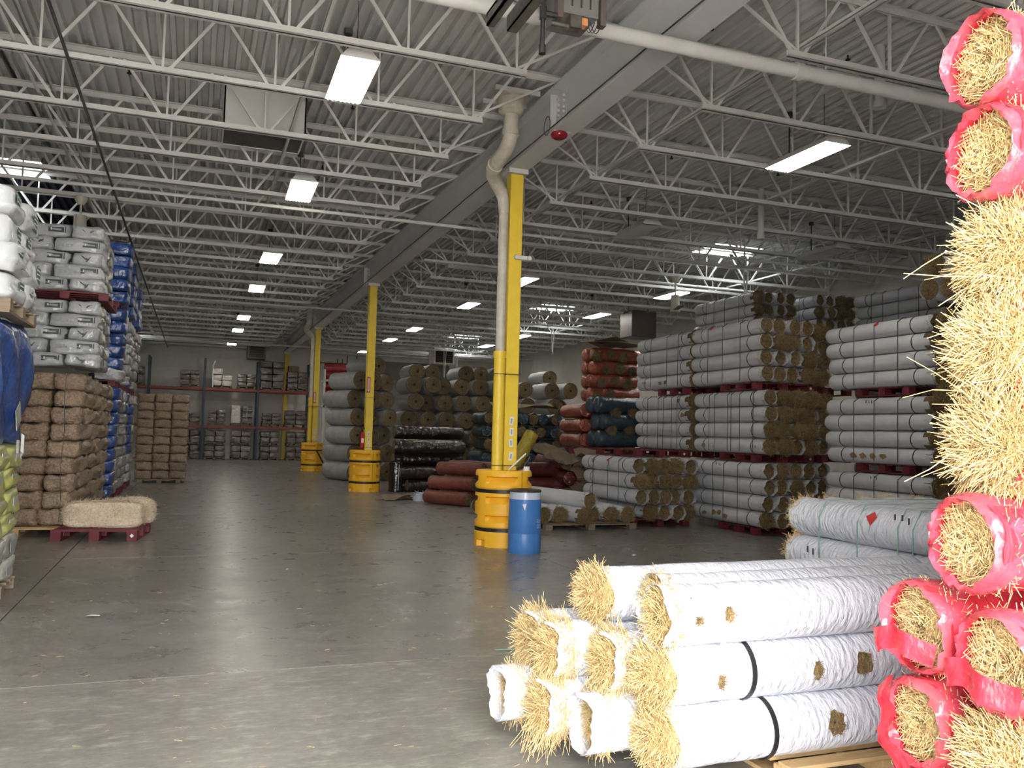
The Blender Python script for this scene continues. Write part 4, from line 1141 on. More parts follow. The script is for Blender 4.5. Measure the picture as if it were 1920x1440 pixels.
for k, (x, y, z, a, lb) in enumerate([(4.98, 22.3, 1.56, AX, 'uppermost of the dark pile'), (4.9, 21.9, 1.18, AX - .04, 'long shiny one, second from top'), (4.95, 22.2, .86, AX, 'third from top'),
                               (5.05, 21.9, .52, AX + .06, 'fourth from top, near the black bundle'), (5.3, 22.0, .17, AX, 'on the floor, left'), (5.1, 22.4, .17, AX, 'on the floor, behind'), (5.2, 22.5, .53, AX, 'hidden middle one'), (5.1, 22.55, 1.2, AX, 'rear one below the top')]):
    sk_black.make('dark brown film-wrapped roll, %s' % lb, (x, y, z), (0, k, a), 'dark film rolls')
tag(obj('white_label', MB().box((6.5, 21.72, 1.2), (.09, .004, .1)), mat='paper'), 'small white label on the long shiny dark roll', 'label')
t = thing('black_bundle', 'upright black film bundle beside the second guard', 'bundle', (5.0, 22.0, 0))
obj('bundle_wrap', wrap_mb(.78, .19, 640, lip=0, n=18, m=8).mesh('bundle_wrap', 'black_wrap', smooth=70), t, rot=(PI / 2, 0, 0), loc=(0, 0, .02))
obj('film_edge', MB().bar((.02, -.2, .05), (.03, -.2, .72), .015, .01), t, mat='liner')
sk_terra = SoftKit(.15, 1.2, 'terracotta', 660, wob=.09)
for k, (x, y, z, a, lb) in enumerate([(5.62, 17.6, .155, .62, 'lowest front one, left of nearest guard'), (5.80, 17.8, .465, .66, 'middle one left of nearest guard'), (6.05, 17.95, .775, .7, 'upper one left of nearest guard'),
                               (6.45, 18.3, .80, .75, 'top one behind nearest guard'), (6.02, 17.85, .155, .62, 'lowest one behind nearest guard'), (6.22, 18.1, .47, .66, 'middle one behind nearest guard')]):
    sk_terra.make('terracotta netted straw roll, %s' % lb, (x, y, z), (0, k, a), 'terracotta rolls')
sk_dred = SoftKit(.165, 1.25, 'darkred', 690, wob=.10, mat2='darkred')
for k, (x, y, z, a, lb) in enumerate([(6.75, 17.3, .17, AX, 'floor layer, front'), (6.8, 17.3, .5, AX - .05, 'second layer, front'), (6.75, 17.4, .82, AX + .05, 'third layer, front'), (7.6, 16.9, 1.0, .1, 'end-on beside the cardboard'),
                               (6.8, 17.75, .17, AX, 'floor layer, behind'), (6.8, 17.75, .5, AX, 'second layer, behind'), (7.65, 16.85, .66, .05, 'end-on under the cardboard'), (7.6, 16.85, .32, .05, 'end-on near the floor')]):
    sk_dred.make('dark red netted roll right of the nearest column, %s' % lb, (x, y, z), (0, k, a), 'dark red rolls', flip=abs(a) > 1)
sk_blue = SoftKit(.17, 1.3, 'bluenet', 720, wob=.09, mat2='bluenet')
bi = 0
for r_ in range(6):
    z = .17 + .37 * r_ + (.0 if r_ < 5 else 0)
    for c_ in range(9):
        x = 7.7 + .345 * c_ + .05 * (r_ % 2)
        if r_ == 5 and c_ > 6: continue
        if r_ < 2 and c_ in (2, 3, 4, 5): continue
        sk_blue.make('blue netted roll in the dark wall behind nearest column, %s layer up, %s from left' % (ORD[r_], ORD[c_]), (x, 22.6 + .12 * ((r_ * 3 + c_) % 3), z), (0, bi, random.uniform(-.12, .12)), 'blue netted rolls'); bi += 1
for k in range(2):
    sk_blue.make('blue netted roll lying sideways at the right of the dark wall, %s' % ['upper', 'lower'][k], (9.75, 22.25, 2.02 - .36 * k), (0, k, AX), 'blue netted rolls')
# red pallet tier with orange and blue rolls
t_pal = pallet_kit(2.2, 1.1, .13, 'pallet_red')
place_pallet(t_pal, 'dark red pallet carrying the orange and blue rolls', (7.95, 17.0, 1.2), 0, 'red pallets')
for k, (x, lb) in enumerate([(8.1, 'left'), (9.0, 'middle'), (9.9, 'right')]):
    tt = thing('support_bale', 'shaded brown bale carrying the orange and blue rolls, %s' % lb, 'bale', (x, 17.5, 0))
    for j in range(4): obj('bale_layer', MB().box((0, 0, .15 + .3 * j), (.8, .9, .29)), tt, mat='bale', bevel=.06)
sk_or = SoftKit(.165, 1.3, 'orange', 760, wob=.13, mat2='orange')
for k, z in enumerate((1.5, 1.84, 2.18)):
    sk_or.make('orange netted roll end in the narrow column beside blue rolls, %s from bottom' % ORD[k], (8.5, 17.9, z), (0, k, -.05), 'orange narrow column')
    sk_or.make('orange netted roll end in the narrow column, rear, %s from bottom' % ORD[k], (8.9, 18.2, z), (0, k, -.05), 'orange narrow column')
for r_ in range(4):
    z = 2.62 + .33 * r_
    sk_or.make('orange netted roll in the tall tower, %s layer up, front' % ORD[r_], (9.0 + .03 * r_, 18.85, z), (0, r_, AX + random.uniform(-.08, .08)), 'orange tower rolls', flip=r_ != 1)
    sk_or.make('orange netted roll in the tall tower, %s layer up, rear' % ORD[r_], (9.05, 19.25, z), (0, r_ + 2, AX), 'orange tower rolls', flip=True)
    for q in range(3):
        m = straw_mb(.10 + .03 * ((q + r_) % 2), 790 + 5 * r_ + q, depth=.06, ns=200, sr=.0035, sl=(.06, .18), out=.8, irr=.15)
        tag(obj('straw_tuft', m, mat='straw_dull', loc=(9.15 + .36 * q + .13 * (r_ % 3), 18.69, z - .06 + .05 * (q % 2)), rot=(0, 0, .1), kind='stuff'), 'dull straw tuft bursting from the orange tower, %s layer up, %s from left' % (ORD[r_], ORD[q]), 'straw')
for k, z in enumerate((.17, .5, .83, 1.16, 1.49, 1.82, 2.15)):
    sk_or.make('orange roll deep under the orange tower, %s layer up' % ORD[k], (9.1, 19.1, z + .12), (0, k, AX), 'orange tower base')
sk_b2 = SoftKit(.185, 1.15, 'bluenet', 800, wob=.10)
for k, (x, y, z, a, lb) in enumerate([(8.45, 17.2, 1.54, AX, 'bottom'), (8.55, 17.2, 1.92, AX, 'second'), (8.45, 17.25, 2.30, AX + .12, 'top, slightly tilted')]):
    sk_b2.make('blue netted roll on the red pallet below the orange tower, %s' % lb, (x, y, z), (0, k, a), 'blue rolls on red pallet', flip=True)
    sk_b2.make('blue netted roll on the red pallet behind, %s' % lb, (x, y + .4, z), (0, k, a), 'blue rolls on red pallet', flip=True)
for k, (x, z) in enumerate([(8.75, 1.72), (9.2, 1.72), (8.85, 2.1), (9.3, 2.12)]):
    m = straw_mb(.11, 880 + k, depth=.05, ns=200, sr=.0035, sl=(.06, .16), out=.6, irr=.15)
    tag(obj('straw_tuft', m, mat='straw_dull', loc=(x, 17.06, z), kind='stuff'), 'dull straw tuft between the blue rolls on the red pallet, %s' % ['lower left', 'lower right', 'upper left', 'upper right'][k], 'straw')
for k, (x, y, z) in enumerate([(9.25, 18.75, 4.0), (9.8, 18.8, 3.95), (9.6, 19.1, 4.02)]):
    tag(obj('cardboard_sheet', MB().box((0, 0, 0), (.9, .8, .012)), mat='cardboard', loc=(x + .1, y, z - .08), rot=(.1 - .12 * k, .08 * k - .05, .3 * k)), 'brown cardboard sheet lying on the orange tower, %s' % ['left', 'right', 'middle'][k], 'cardboard')
# leaning yellow roll, cardboard on dark red rolls
sk_y = SoftKit(.145, 1.3, 'yellownet', 830, 'yellownet', ns=10)
sk_y.make('yellow netted roll leaning behind the nearest column', (6.52, 16.25, 1.62), Vector((-.47, .12, -.87)).to_track_quat('Y', 'Z').to_euler(), None)
def sheet(lb, c_, w, d, rot, seed, mat='cardboard'):
    rs = np.random.default_rng(seed); G = []
    for i in range(6):
        G.append([((i / 5 - .5) * w, (j / 5 - .5) * d, .06 * math.sin(i * 1.3 + j * .9 + seed) + rs.normal() * .012) for j in range(6)])
    mb = MB().grid(np.array(G)); V = np.vstack(mb.V); V2 = V.copy(); V2[:, 2] -= .008
    mb.add(V2, [f[::-1] for f in [list(q) for q in mb.F]])
    return tag(obj('cardboard_sheet', mb, mat=mat, loc=c_, rot=rot), lb, 'cardboard')
sheet('crumpled brown cardboard over the dark red rolls', (7.3, 16.85, 1.2), .9, .7, (.5, .05, .2), 1)
sheet('brown cardboard flap right of the crumpled sheet', (8.1, 16.7, 1.24), .7, .5, (.2, -.05, -.1), 2)
sheet('flat kraft paper sheet on the blue roll wall', (8.9, 22.9, 2.42), 1.9, .7, (.1, 0, 0), 3)
sheet('flat kraft paper on the sideways blue rolls', (10.3, 22.4, 2.24), .9, .5, (.15, 0, 0), 5)
sheet('torn cardboard on the floor left of the nearest guard', (4.55, 19.6, .075), 1.0, .5, (0, 0, .4), 4)
tag(obj('film_scrap', straw_mb(.2, 840, depth=.12, ns=60, sr=.006, sl=(.1, .25)), mat='liner', loc=(5.0, 19.3, .06), rot=(-PI / 2, 0, 0)), 'crumpled clear film scrap on the floor by terracotta rolls', 'scrap')
# red rolls on a low rack at the back
sk_rr = SoftKit(.19, 2.0, 'rackred', 850, 'rackred', ns=0)
t = thing('storage_cantilever', 'pale steel shelf frame holding red rolls at the back', 'shelf', (0, 0, 0))
obj('shelf_beam', MB().span((5.0, 36.0, 3.6), (7.4, 36.9, 3.68)), t, mat='steel_white'); obj('shelf_beam', MB().span((5.0, 36.0, 2.5), (7.4, 36.9, 2.6)), t, mat='steel_white')
for x in (5.02, 7.4): obj('upright', MB().span((x - .04, 36.0, 0), (x + .04, 36.08, 4.1)), t, mat='steel_white')
for k, z in enumerate((2.79, 3.1, 3.41, 3.87, 4.18)):
    sk_rr.make('dark red film roll on the pale back shelf, %s from bottom' % ORD[k], (5.05, 36.3, z), (0, k, AX), 'red rolls on back shelf')

# ================================================================== LEFT STACKS
def pillow(sx, sy, sz, seed, p=5., n=7, wob=.012, sag=0.):
    V, F, key = [], [], {}
    u = np.linspace(-1, 1, n)
    for ax in range(3):
        for s in (-1, 1):
            base = len(V)
            for i in range(n):
                for j in range(n):
                    q = [0, 0, 0]; q[ax] = s; q[(ax + 1) % 3] = u[i]; q[(ax + 2) % 3] = u[j]; V.append(q)
            for i in range(n - 1):
                for j in range(n - 1):
                    f = [base + i * n + j, base + (i + 1) * n + j, base + (i + 1) * n + j + 1, base + i * n + j + 1]
                    F.append(f if s > 0 else f[::-1])
    V = np.array(V, float)
    nr = (np.abs(V) ** p).sum(1) ** (1 / p)
    V = V / nr[:, None]
    rs = np.random.default_rng(seed)
    D = np.zeros_like(V)
    for k in range(6):
        w = rs.normal(size=3) * 3.2; ph = rs.uniform(0, 6.28); D += np.sin(V @ w + ph)[:, None] * rs.normal(size=3) * wob
    V = V * np.array([sx, sy, sz]) / 2 + D
    mb = MB().add(V, F)
    return mb
def pillow_mesh(name, sx, sy, sz, seed, mat, **k):
    me = pillow(sx, sy, sz, seed, **k).mesh(name, None)
    bm = bmesh.new(); bm.from_mesh(me); bmesh.ops.remove_doubles(bm, verts=bm.verts, dist=.0008); bm.to_mesh(me); bm.free()
    me.polygons.foreach_set('use_smooth', [True] * len(me.polygons)); me.materials.append(MT[mat]); return me
bird = [(-.09, .05), (-.05, .035), (-.02, .005), (0, .012), (.02, .0), (.05, .035), (.10, .045), (.06, .015), (.035, -.012), (.03, -.035), (.0, -.055), (-.015, -.05), (.002, -.03), (-.02, -.015), (-.055, .015)]
def bird_mb(y, s=1., cx=0, cz=0): return MB().prism([(cx + a * s, cz + b * s) for a, b in bird], y - .004, y)
# --- near-left stack (silver-white bags over blue block over yellow bags)
NX, NY = -1.53, 8.05
place_pallet(pallet_kit(1.2, 1.25, .13, 'pallet_old'), 'grey wooden pallet under the near yellow bags', (NX - 1.2, NY + .05, 0), 0)
bagW = [pillow_mesh('bag_film', .56, .66, .25, 900 + k, 'bag_white', p=8, wob=.008) for k in range(3)]
yb = [pillow_mesh('bag_film', .56, .62, .215, 910 + k, 'bag_yellow', p=9, wob=.008) for k in range(2)]
pb = [pillow_mesh('bag_film', .56, .62, .215, 915 + k, 'bag_pale', p=9, wob=.008) for k in range(2)]
for lay in range(6):
    for j in range(2):
        for i in range(2):
            if i == 1 and lay not in (5,): continue
            pale = lay < 2
            t = thing('soil_bag', '%s bag in the near left stack, %s layer up, %s' % ('pale grey' if pale else 'yellow-green', ORD[lay], ['front', 'rear'][j] + ('' if i == 0 else ' inner')), 'bag', (NX - .29 - .57 * i + .02 * (lay % 2), NY + .33 + .6 * j, .24 + .206 * lay), (0, 0, PI / 2 * 0), 'near yellow bags')
            obj('bag_film', (pb if pale else yb)[(lay + j) % 2], t)
            if i == 0: obj('print_panel', MB().box((.283, .02, .0), (.004, .2, .09)), t, mat='print_grey' if pale else 'bag_pale')
# blue wrapped block
t = thing('blue_bale', 'tall blue film-wrapped bale in the near left stack', 'bale', (NX - .56, NY + .66, 1.94))
obj('film', pillow_mesh('film', 1.12, 1.30, 1.10, 921, 'blue_near', p=14, n=15, wob=.014), t)
obj('clear_patch', MB().box((.57, .2, -.3), (.006, .2, .2), R=Matrix.Rotation(.5, 3, 'X')), t, mat='bag_pale')
t = thing('paper_note', 'white paper note hanging on the near blue bales', 'paper', (NX + .035, NY + 1.0, 1.4))
obj('sheet', MB().grid(np.array([[(.0 + .02 * math.sin(i * 1.4), -.09 + .035 * i, .08 - .033 * j - .02 * i) for i in range(5)] for j in range(6)])), t, mat='paper')
obj('sheet', MB().grid(np.array([[(.0 + .02 * math.cos(i), -.28 + .03 * i, .02 - .03 * j) for i in range(4)] for j in range(5)])), t, mat='paper')
place_pallet(pallet_kit(1.2, 1.25, .12, 'pallet_old'), 'dark wooden pallet between near blue bales and white bags', (NX - 1.16, NY + .05, 2.5), 0)
wl = [(0, 0, 0), (0, 1, 0), (1, 0, .01), (1, 1, 0), (2, 0, -.03), (2, 1, 0), (3, 0, .0), (3, 1, .0)]
for lay in range(4):
    for j in range(2):
        for i in range(2):
            t = thing('soil_bag', 'white bag at the near left top, %s layer from top, %s %s' % (ORD[3 - lay], ['front', 'rear'][j], ['outer', 'inner'][i]), 'bag',
                      (NX - .27 - .57 * i + [.0, .03, -.04, -.02][lay], NY + .5 + .66 * j - .06 * (lay % 2), 2.755 + .247 * lay), (0, 0, random.uniform(-.05, .05)), 'near white bags')
            obj('bag_film', bagW[(lay + j + i) % 3], t)
            if i == 0:
                p_ = obj('print_panel', MB().box((.285, .12 - .2 * ((lay + j) % 2), .0), (.004, .17, .15)), t, mat='print_green', label='dark green print')
                for q in range(3): obj('print_line', MB().box((.289, .12 - .2 * ((lay + j) % 2), .045 - .04 * q), (.003, .13, .012)), p_, mat='chalk')
                m = MB()
                for q in range(5): m.box((.285, -.2 + .07 * q, -.05), (.004, .03, .035))
                obj('print_letters', m, t, mat='print_grey' if lay % 2 else 'chalk', kind='stuff')
# --- brown bales
BXr, BY = -1.58, 13.42
place_pallet(pallet_kit(1.3, 1.2, .13, 'pallet_wood'), 'pale wooden pallet end under the brown bales', (-2.9, 13.3, 0), 0)
bm_ = [pillow_mesh('bale_body', .388, .60, .238, 940 + k, 'bale', p=8, wob=.008) for k in range(4)]
bs_ = [pillow_mesh('bale_body', .52, .995, .238, 950 + k, 'bale', p=9, wob=.01) for k in range(3)]
for lay in range(9):
    for j in range(3):
        t = thing('excelsior_bale', 'brown excelsior bale, front face, %s layer up, %s from right' % (ORD[lay], ORD[j]), 'bale', (BXr - .2 - .385 * j + .012 * lay + random.uniform(-.01, .01), BY + .3, .265 + .238 * lay), (0, 0, random.uniform(-.06, .06)), 'brown bales')
        obj('bale_body', bm_[(lay + j) % 4], t)
    for j in range(4):
        t = thing('excelsior_bale', 'brown excelsior bale, aisle side, %s layer up, %s back from corner' % (ORD[lay], ORD[j]), 'bale', (BXr - .26 + .012 * lay + random.uniform(-.015, .015), BY + 1.12 + 1.0 * j, .265 + .238 * lay), (0, 0, random.uniform(-.03, .03)), 'brown bales')
        obj('bale_body', bs_[(lay + j) % 3], t)
for k, x in enumerate((-2.28, -1.72)):
    tag(obj('bale_twine', MB().tube([(x + .01 * math.sin(i), BY - .02 - .01 * math.cos(i * 2), .2 + .16 * i) for i in range(14)], .006, 5), mat='brownmetal'), 'dark twine hanging down the brown bale front, %s' % ['left', 'right'][k], 'twine')
# --- silver bag stacks standing on the brown bales
s_long = [pillow_mesh('bag_film', .66, .42, .195, 960 + k, 'bag_silver', p=10, wob=.006) for k in range(3)]
s_end = [pillow_mesh('bag_film', .44, .62, .195, 965 + k, 'bag_silver', p=10, wob=.006) for k in range(3)]
s_side = [pillow_mesh('bag_film', .40, .64, .195, 970 + k, 'bag_clear', p=9, wob=.008) for k in range(3)]
SY = 13.7
def silver_tier(z0, tn, n):
    for lay in range(n):
        z = z0 + .1 + .192 * lay
        seq = [('long', .66), ('end', .44)] if lay % 2 else [('end', .44), ('long', .66)]
        x = -1.36
        for q, (kd, w) in enumerate(seq + [('long', .66)]):
            t = thing('silver_bag', 'silver plastic bag, %s layer from bottom, %s from right, %s' % (ORD[lay], ORD[q], tn), 'bag', (x - w / 2, SY + (.21 if kd == 'long' else .31), z), (0, 0, random.uniform(-.025, .025)), 'silver bags')
            x -= w + .005
            f = -.212 if kd == 'long' else -.312
            obj('bag_film', (s_long if kd == 'long' else s_end)[(lay + q) % 3], t)
            if kd == 'long':
                p_ = obj('print_panel', MB().box((.14, f, .01), (.2, .006, .075)), t, mat='print_dark')
                obj('print_line', MB().box((.15, f - .004, .01), (.11, .003, .022)), p_, mat='print_grey'); obj('print_line', MB().box((.08, f - .004, .012), (.02, .003, .03)), p_, mat='chalk')
                obj('print_bar', MB().box((.26, f, .01), (.014, .006, .085)), t, mat='print_dark')
                m = MB()
                for j in range(3): m.box((-.22 + .06 * j, f, -.01), (.035, .005, .035))
                obj('print_icons', m, t, mat='print_grey', kind='stuff')
            else:
                obj('bird_mark', bird_mb(f, .95), t, mat='print_dark', label='dark bird-shaped print')
        for j in range(2):
            t = thing('silver_bag', 'film-wrapped bag on the aisle side, %s layer from bottom, %s back, %s' % (ORD[lay], ORD[j], tn), 'bag', (-1.57, SY + .72 + .64 * j, z), (0, 0, 0), 'silver bags')
            obj('bag_film', s_side[(lay + j) % 3], t)
silver_tier(2.4, 'lower silver tier', 5)
place_pallet(pallet_kit(1.15, 1.5, .11, 'pallet_red'), 'dark red pallet between the two silver bag tiers', (-2.42, SY, 3.385), 0, 'red pallets')
silver_tier(3.5, 'upper silver tier', 5)
# --- blue and silver columns further along the aisle
cb = [pillow_mesh('bag_film', .5, .62, .235, 980 + k, 'bag_blue', p=7, wob=.008) for k in range(3)]
cs = [pillow_mesh('bag_film', .5, .62, .235, 985 + k, 'bag_clear', p=7, wob=.008) for k in range(3)]
cw = [pillow_mesh('bag_film', .5, .62, .235, 988 + k, 'bag_silver', p=7, wob=.008) for k in range(3)]
cols = [(18.6, 'near aisle column', ['blue'] * 9 + ['silver'] * 1 + ['blue'] * 5 + ['silver'] * 0 + ['blue'] * 5), (19.3, 'second aisle column', ['clear'] * 9 + ['silver'] * 6 + ['blue'] * 5), (20.9, 'third aisle column', ['clear'] * 8 + ['silver'] * 7 + ['blue'] * 5),
        (21.6, 'fourth aisle column', ['clear'] * 5 + ['blue'] * 5 + ['silver'] * 5 + ['blue'] * 5), (23.1, 'fifth aisle column', ['silver'] * 3 + ['blue'] * 5 + ['clear'] * 7 + ['blue'] * 4), (23.8, 'sixth aisle column', ['clear'] * 15 + ['blue'] * 3)]
for y, nm, seq in cols:
    for k, kd in enumerate(seq):
        tier = 0 if k < 9 else (1 if k < 15 else 2)
        z = .26 + .243 * k + .12 * tier
        t = thing('stacked_bag', '%s bag in the %s along the left, %s from floor' % ({'blue': 'shiny blue', 'silver': 'silver-white', 'clear': 'clear-wrapped grey'}[kd], nm, ORD[k]), 'bag', (-1.76 + random.uniform(-.02, .02) + .01 * k * (1 if y < 19 else .6), y + .33, z), (0, 0, random.uniform(-.03, .03)), 'bags along the left aisle')
        obj('bag_film', {'blue': cb, 'silver': cw, 'clear': cs}[kd][k % 3], t)
        if kd == 'silver' and k % 3 == 0: obj('red_print', MB().box((.255, .1, 0), (.005, .12, .06)), t, mat='red_sign')
for k, (y, z) in enumerate([(18.55, 0), (20.85, 0), (23.05, 0), (18.55, 2.33), (20.85, 2.33), (23.05, 2.33), (18.55, 3.907), (20.85, 3.907), (23.05, 3.907)]):
    place_pallet(pallet_kit(1.1, 1.35, .12, 'pallet_red'), 'dark red pallet in the left aisle columns, %s' % ['floor, near', 'floor, middle', 'floor, far', 'mid-height, near', 'mid-height, middle', 'mid-height, far', 'high, near', 'high, middle', 'high, far'][k], (-2.62, y, z), 0, 'red pallets')
# --- brown wrapped column by the aisle end
place_pallet(pallet_kit(1.1, 1.1, .1, 'pallet_old'), 'low wooden pallet under the tall brown wrapped block', (-1.4, 25.45, 0), .04)
bw = [pillow_mesh('bale_body', .44, .5, .235, 995 + k, 'bale', p=9, wob=.006) for k in range(3)]
for lay in range(10):
    for i in range(3):
        for j in range(2):
            if j == 1 and i < 2: continue
            t = thing('excelsior_bale', 'brown bale in the tall wrapped block by the aisle end, %s layer up, %s' % (ORD[lay], [['left', 'middle', 'right'][i], 'right rear'][j]), 'bale', (-1.27 + .44 * i, 25.7 + .5 * j, .22 + .235 * lay), (0, 0, random.uniform(-.03, .03)), 'tall brown block')
            obj('bale_body', bw[(lay + i) % 3], t)
# --- excelsior wafers on a red pallet
pkr = pallet_kit(1.08, 1.05, .15, 'pallet_red', True)
place_pallet(pkr, 'dark red pallet on the floor carrying pale straw wafers', (-1.74, 12.85, 0), -.12, mark=True)
def wafer(lb, c_, s_, rz, seed):
    mb = pillow(*s_, seed, p=6, n=9, wob=.012)
    rs = np.random.default_rng(seed); n = 2600
    q = rs.normal(size=(n, 3)); q = q / ((np.abs(q) ** 5).sum(1) ** .2)[:, None]
    Pp = q * np.array(s_) / 2 * .99
    D = np.cross(q, rs.normal(size=(n, 3))) + q * .35
    mb.strands(Pp, D, rs.uniform(.03, .07, n), .0022, bend=.5, seg=2)
    t = tag(obj('excelsior_wafer', mb, mat='wafer', loc=c_, rot=(0, .0, rz)), lb, 'straw bale')
    return t
wafer('thick pale straw wafer, front one on the red pallet', (-1.13, 13.25, .325), (1.02, .44, .34), -.05, 71)
wafer('thick pale straw wafer, rear one on the red pallet', (-.86, 13.66, .325), (.72, .34, .34), .3, 72)

# ================================================================== BACK RACK
t = thing('pallet_rack', 'long pallet rack with dark uprights and red beams at the back', 'rack', (0, 43.3, 0))
RX = [-4.6, -2.12, .36, 2.84, 5.32]
for x in RX:
    for y in (0, 1.05):
        obj('upright', MB().span((x - .05, y - .04, 0), (x + .05, y + .04, 4.86)), t, mat='rack_blue')
        obj('foot_plate', MB().span((x - .08, y - .07, 0), (x + .08, y + .07, .02)), t, mat='rack_blue')
    for k in range(5):
        obj('brace', MB().bar((x, .04, .3 + .9 * k), (x, 1.01, .3 + .9 * (k + (k % 2 == 0)) + .0), .03, .03), t, mat='rack_blue')
for z in (1.58, 3.38):
    for i in range(4):
        for y in (0, 1.05): obj('beam', MB().span((RX[i] + .05, y - .03, z - .06), (RX[i + 1] - .05, y + .03, z + .06)), t, mat='rack_orange')
        for k in range(9):
            xx = RX[i] + .25 + .25 * k
            obj('deck_slat', MB().span((xx, .0, z + .06), (xx + .06, 1.05, z + .075)), t, mat='galv')
def load(lb, x, z, w, h, d=.9, mat='carton', y=43.34, extra=None, nx=2, nz=3):
    t = thing('wrapped_load', lb, 'wrapped load', (x, y, z))
    obj('load_pallet', MB().span((-w / 2, 0, .0), (w / 2, d, .02)).span((-w / 2, 0, .09), (w / 2, d, .11)).span((-w / 2, 0, 0), (-w / 2 + .1, d, .1)).span((w / 2 - .1, 0, 0), (w / 2, d, .1)).span((-.05, 0, 0), (.05, d, .1)), t, mat='pallet_old')
    for i in range(nx):
        for k in range(nz):
            hh = h / nz; ww = w / nx * .97
            me = pillow(ww, d * .97, hh * .985, int(abs(x) * 100) + i * 7 + k, p=12, n=5, wob=.006)
            obj('carton', me, t, loc=(-w / 2 + w / nx * (i + .5), d / 2, .11 + hh * (k + .5)), mat=mat, smooth=35)
    return t
zt, zm = 3.46, 1.66
load('small wrapped carton at the far left of the rack top', -2.6, zt, .6, .75, nz=2)
load('wrapped carton load on the rack top, left bay', -.3, zt, .85, .7)
ld = load('white stepped wrapped load on the rack top', 1.15, zt, .95, .5, mat='carton_white', nz=2)
obj('carton', MB().box((-.2, .4, .8), (.45, .6, .28)), ld, mat='carton_white', bevel=.02)
tag(obj('white_pole', MB().cyl((.72, 43.3, zt), (.72, 43.3, 4.5), .03, n=8).cyl((.72, 43.3, 4.5), (.82, 43.3, 4.75), .03, n=8), mat='paper'), 'white bent pole standing on the rack top', 'pole')
load('low wrapped carton load on the rack top, middle bay', 2.3, zt, .85, .62)
load('tall wrapped carton load on the rack top, right bay', 3.5, zt, 1.15, 1.3, nz=4)
l2 = load('wrapped carton load at the right end of the rack top', 4.72, zt, 1.0, .85)
obj('carton', MB().box((-.2, .4, 1.1), (.5, .5, .28)), l2, mat='cardboard', bevel=.01)
load('dark wrapped load on the middle shelf, left bay', -.25, zm, .9, .45, nz=2)
load('pale glossy wrapped load on the middle shelf', .98, zm, .8, .62)
l3 = load('wrapped load with white frame on the middle shelf', 2.15, zm, 1.0, .85, mat='carton')
obj('side_carton', MB().box((-.3, -.012, .55), (.4, .02, .85)), l3, mat='carton_white')
for a_, b_ in [((.0, .75), (.5, .75)), ((.22, .2), (.22, .95)), ((0, .45), (.5, .45)), ((.5, .1), (.5, .75))]: obj('frame_bar', MB().bar((a_[0], -.03, a_[1]), (b_[0], -.03, b_[1]), .03, .03), l3, mat='print_grey')
load('dark wrapped load on the middle shelf, right bay left', 3.55, zm, .9, .55)
load('glossy dark wrapped load on the middle shelf, right end', 4.7, zm, 1.05, .72)
for k, x in enumerate((-.2, .95, 2.15, 3.5, 4.75)):
    for lv, z in enumerate((0, .72)):
        load('wrapped carton load on the floor under the rack, %s from left, %s' % (ORD[k], ['lower', 'upper'][lv]), x, z, .9 if k != 1 else .95, .58, nz=2)

# ------------------------------------------------------------------ back wall fittings
t = thing('wall_conduit', 'dark conduits running down the back wall behind the large rolls', 'conduit', (0, 0, 0))
for x in (6.9, 7.15, 7.4, 7.9): obj('pipe_run', MB().cyl((x, YB - .05, 2.2), (x, YB - .05, 5.3 + .2 * (x > 7.3)), .025, n=6), t, mat='darkmetal')
obj('pipe_run', MB().cyl((5.6, YB - .05, 5.05), (8.3, YB - .05, 5.05), .03, n=6), t, mat='darkmetal')
t = thing('door_assembly', 'white sectional door with dark track at the back right', 'door', (14.3, YB - .06, 0))
for k in range(5): obj('door_panel', MB().span((-1.0, -.04, .05 + k * .72), (1.0, .04, .75 + k * .72)), t, mat='carton_white')
obj('door_track', MB().tube([(-1.1, -.05, .1), (-1.1, -.05, 3.6), (-1.1, -.3, 3.9), (-1.1, -1.8, 4.0)], .04, 6).tube([(1.1, -.05, .1), (1.1, -.05, 3.6), (1.1, -.3, 3.9), (1.1, -1.8, 4.0)], .04, 6), t, mat='darkmetal')
obj('torsion_bar', MB().cyl((-1.2, -.15, 4.2), (1.2, -.15, 4.2), .06, n=8), t, mat='darkmetal')
struct('trim_1', MB().span((8.6, YB - .02, 0), (13.0, YB - .004, 5.3)), M('dark_wall_panel', (.17, .155, .145), .8, rnd=0))  # darker brown panel on the back wall

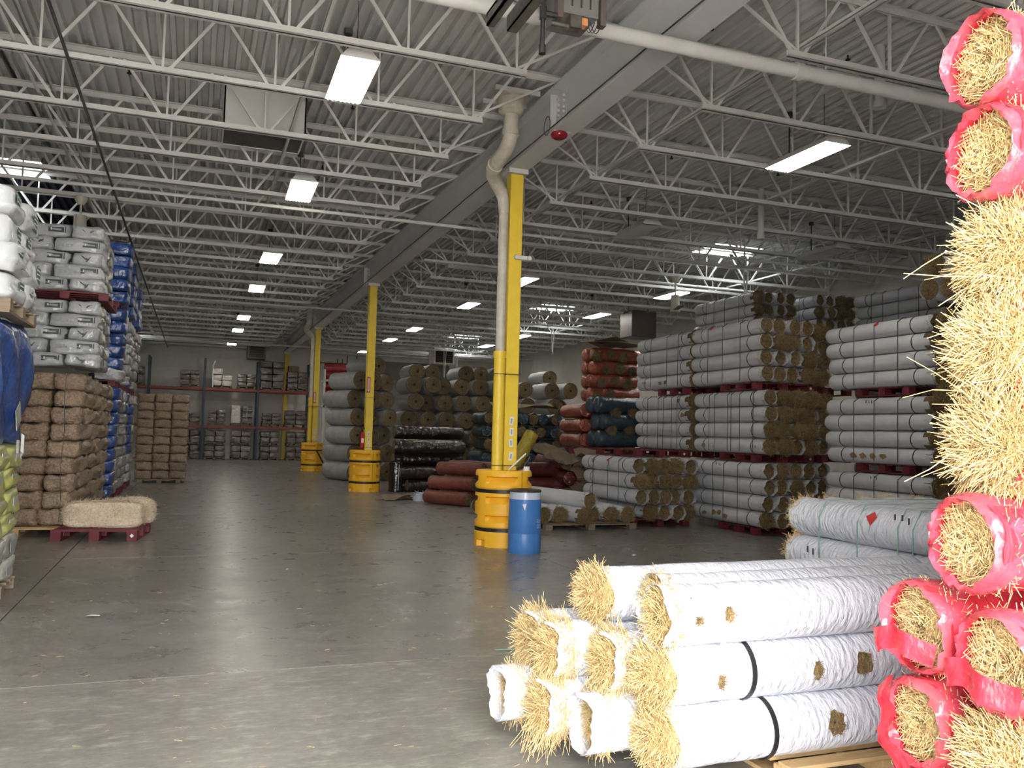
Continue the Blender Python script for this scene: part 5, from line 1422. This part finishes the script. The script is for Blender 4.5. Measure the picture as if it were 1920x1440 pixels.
# ------------------------------------------------------------------ loose bits on the floor
rs = np.random.default_rng(5); n = 650
px = np.concatenate([rs.uniform(-2.2, 3.2, 380), rs.uniform(5.2, 9.0, 270)]); py = np.concatenate([3.0 + 6 * rs.uniform(0, 1, 380) ** 1.6, rs.uniform(10.5, 13.0, 270)])
Pp = np.stack([px, py, np.full(n, .004)], 1); an = rs.uniform(0, 6.28, n)
D = np.stack([np.cos(an), np.sin(an), rs.normal(size=n) * .03], 1)
tag(obj('loose_straw', MB().strands(Pp, D, rs.uniform(.012, .045, n), .0012, seg=1), mat='straw', kind='stuff'), 'scattered loose straw bits on the concrete floor', 'straw')
def scrap(lb, x, y, s, seed, mat='paper'):
    r2 = np.random.default_rng(seed); n_ = 9
    V = [(0, 0, .02)] + [(math.cos(2 * PI * k / n_) * s * r2.uniform(.4, 1.2), math.sin(2 * PI * k / n_) * s * r2.uniform(.3, .8), .006 + .012 * r2.uniform()) for k in range(n_)]
    return tag(obj('paper_scrap', MB().add(V, [[0, 1 + k, 1 + (k + 1) % n_] for k in range(n_)]), mat=mat, loc=(x, y, 0)), lb, 'scrap')
scrap('white paper scrap on the floor at lower left', -.72, 7.83, .07, 1)
scrap('small white scrap on the floor near the lamp reflection', 1.05, 9.9, .025, 2)
scrap('small white scrap right of the blue drum', 5.6, 10.2, .035, 3)
scrap('white scrap by the floor joint at left', -1.35, 6.6, .04, 4)
tag(obj('film_strip', MB().box((2.35, 5.95, .006), (.42, .03, .004), R=Matrix.Rotation(-.15, 3, 'Z')), mat='greenwire'), 'thin pale green film strip on the floor by near white rolls', 'scrap')
# straws hanging from the near bare straw ends
rs = np.random.default_rng(9); n = 60
Pp = np.stack([rs.uniform(2.28, 2.4, n), rs.uniform(1.85, 2.1, n), rs.uniform(1.45, 2.3, n)], 1)
D = np.stack([-rs.uniform(.4, 1, n), rs.normal(size=n) * .3, rs.normal(size=n) * .5], 1)
tag(obj('stray_straw', MB().strands(Pp, D, rs.uniform(.1, .24, n), .0022, bend=.2, seg=2), mat='straw', kind='stuff'), 'long stray straws sticking out of the near red pile', 'straw')
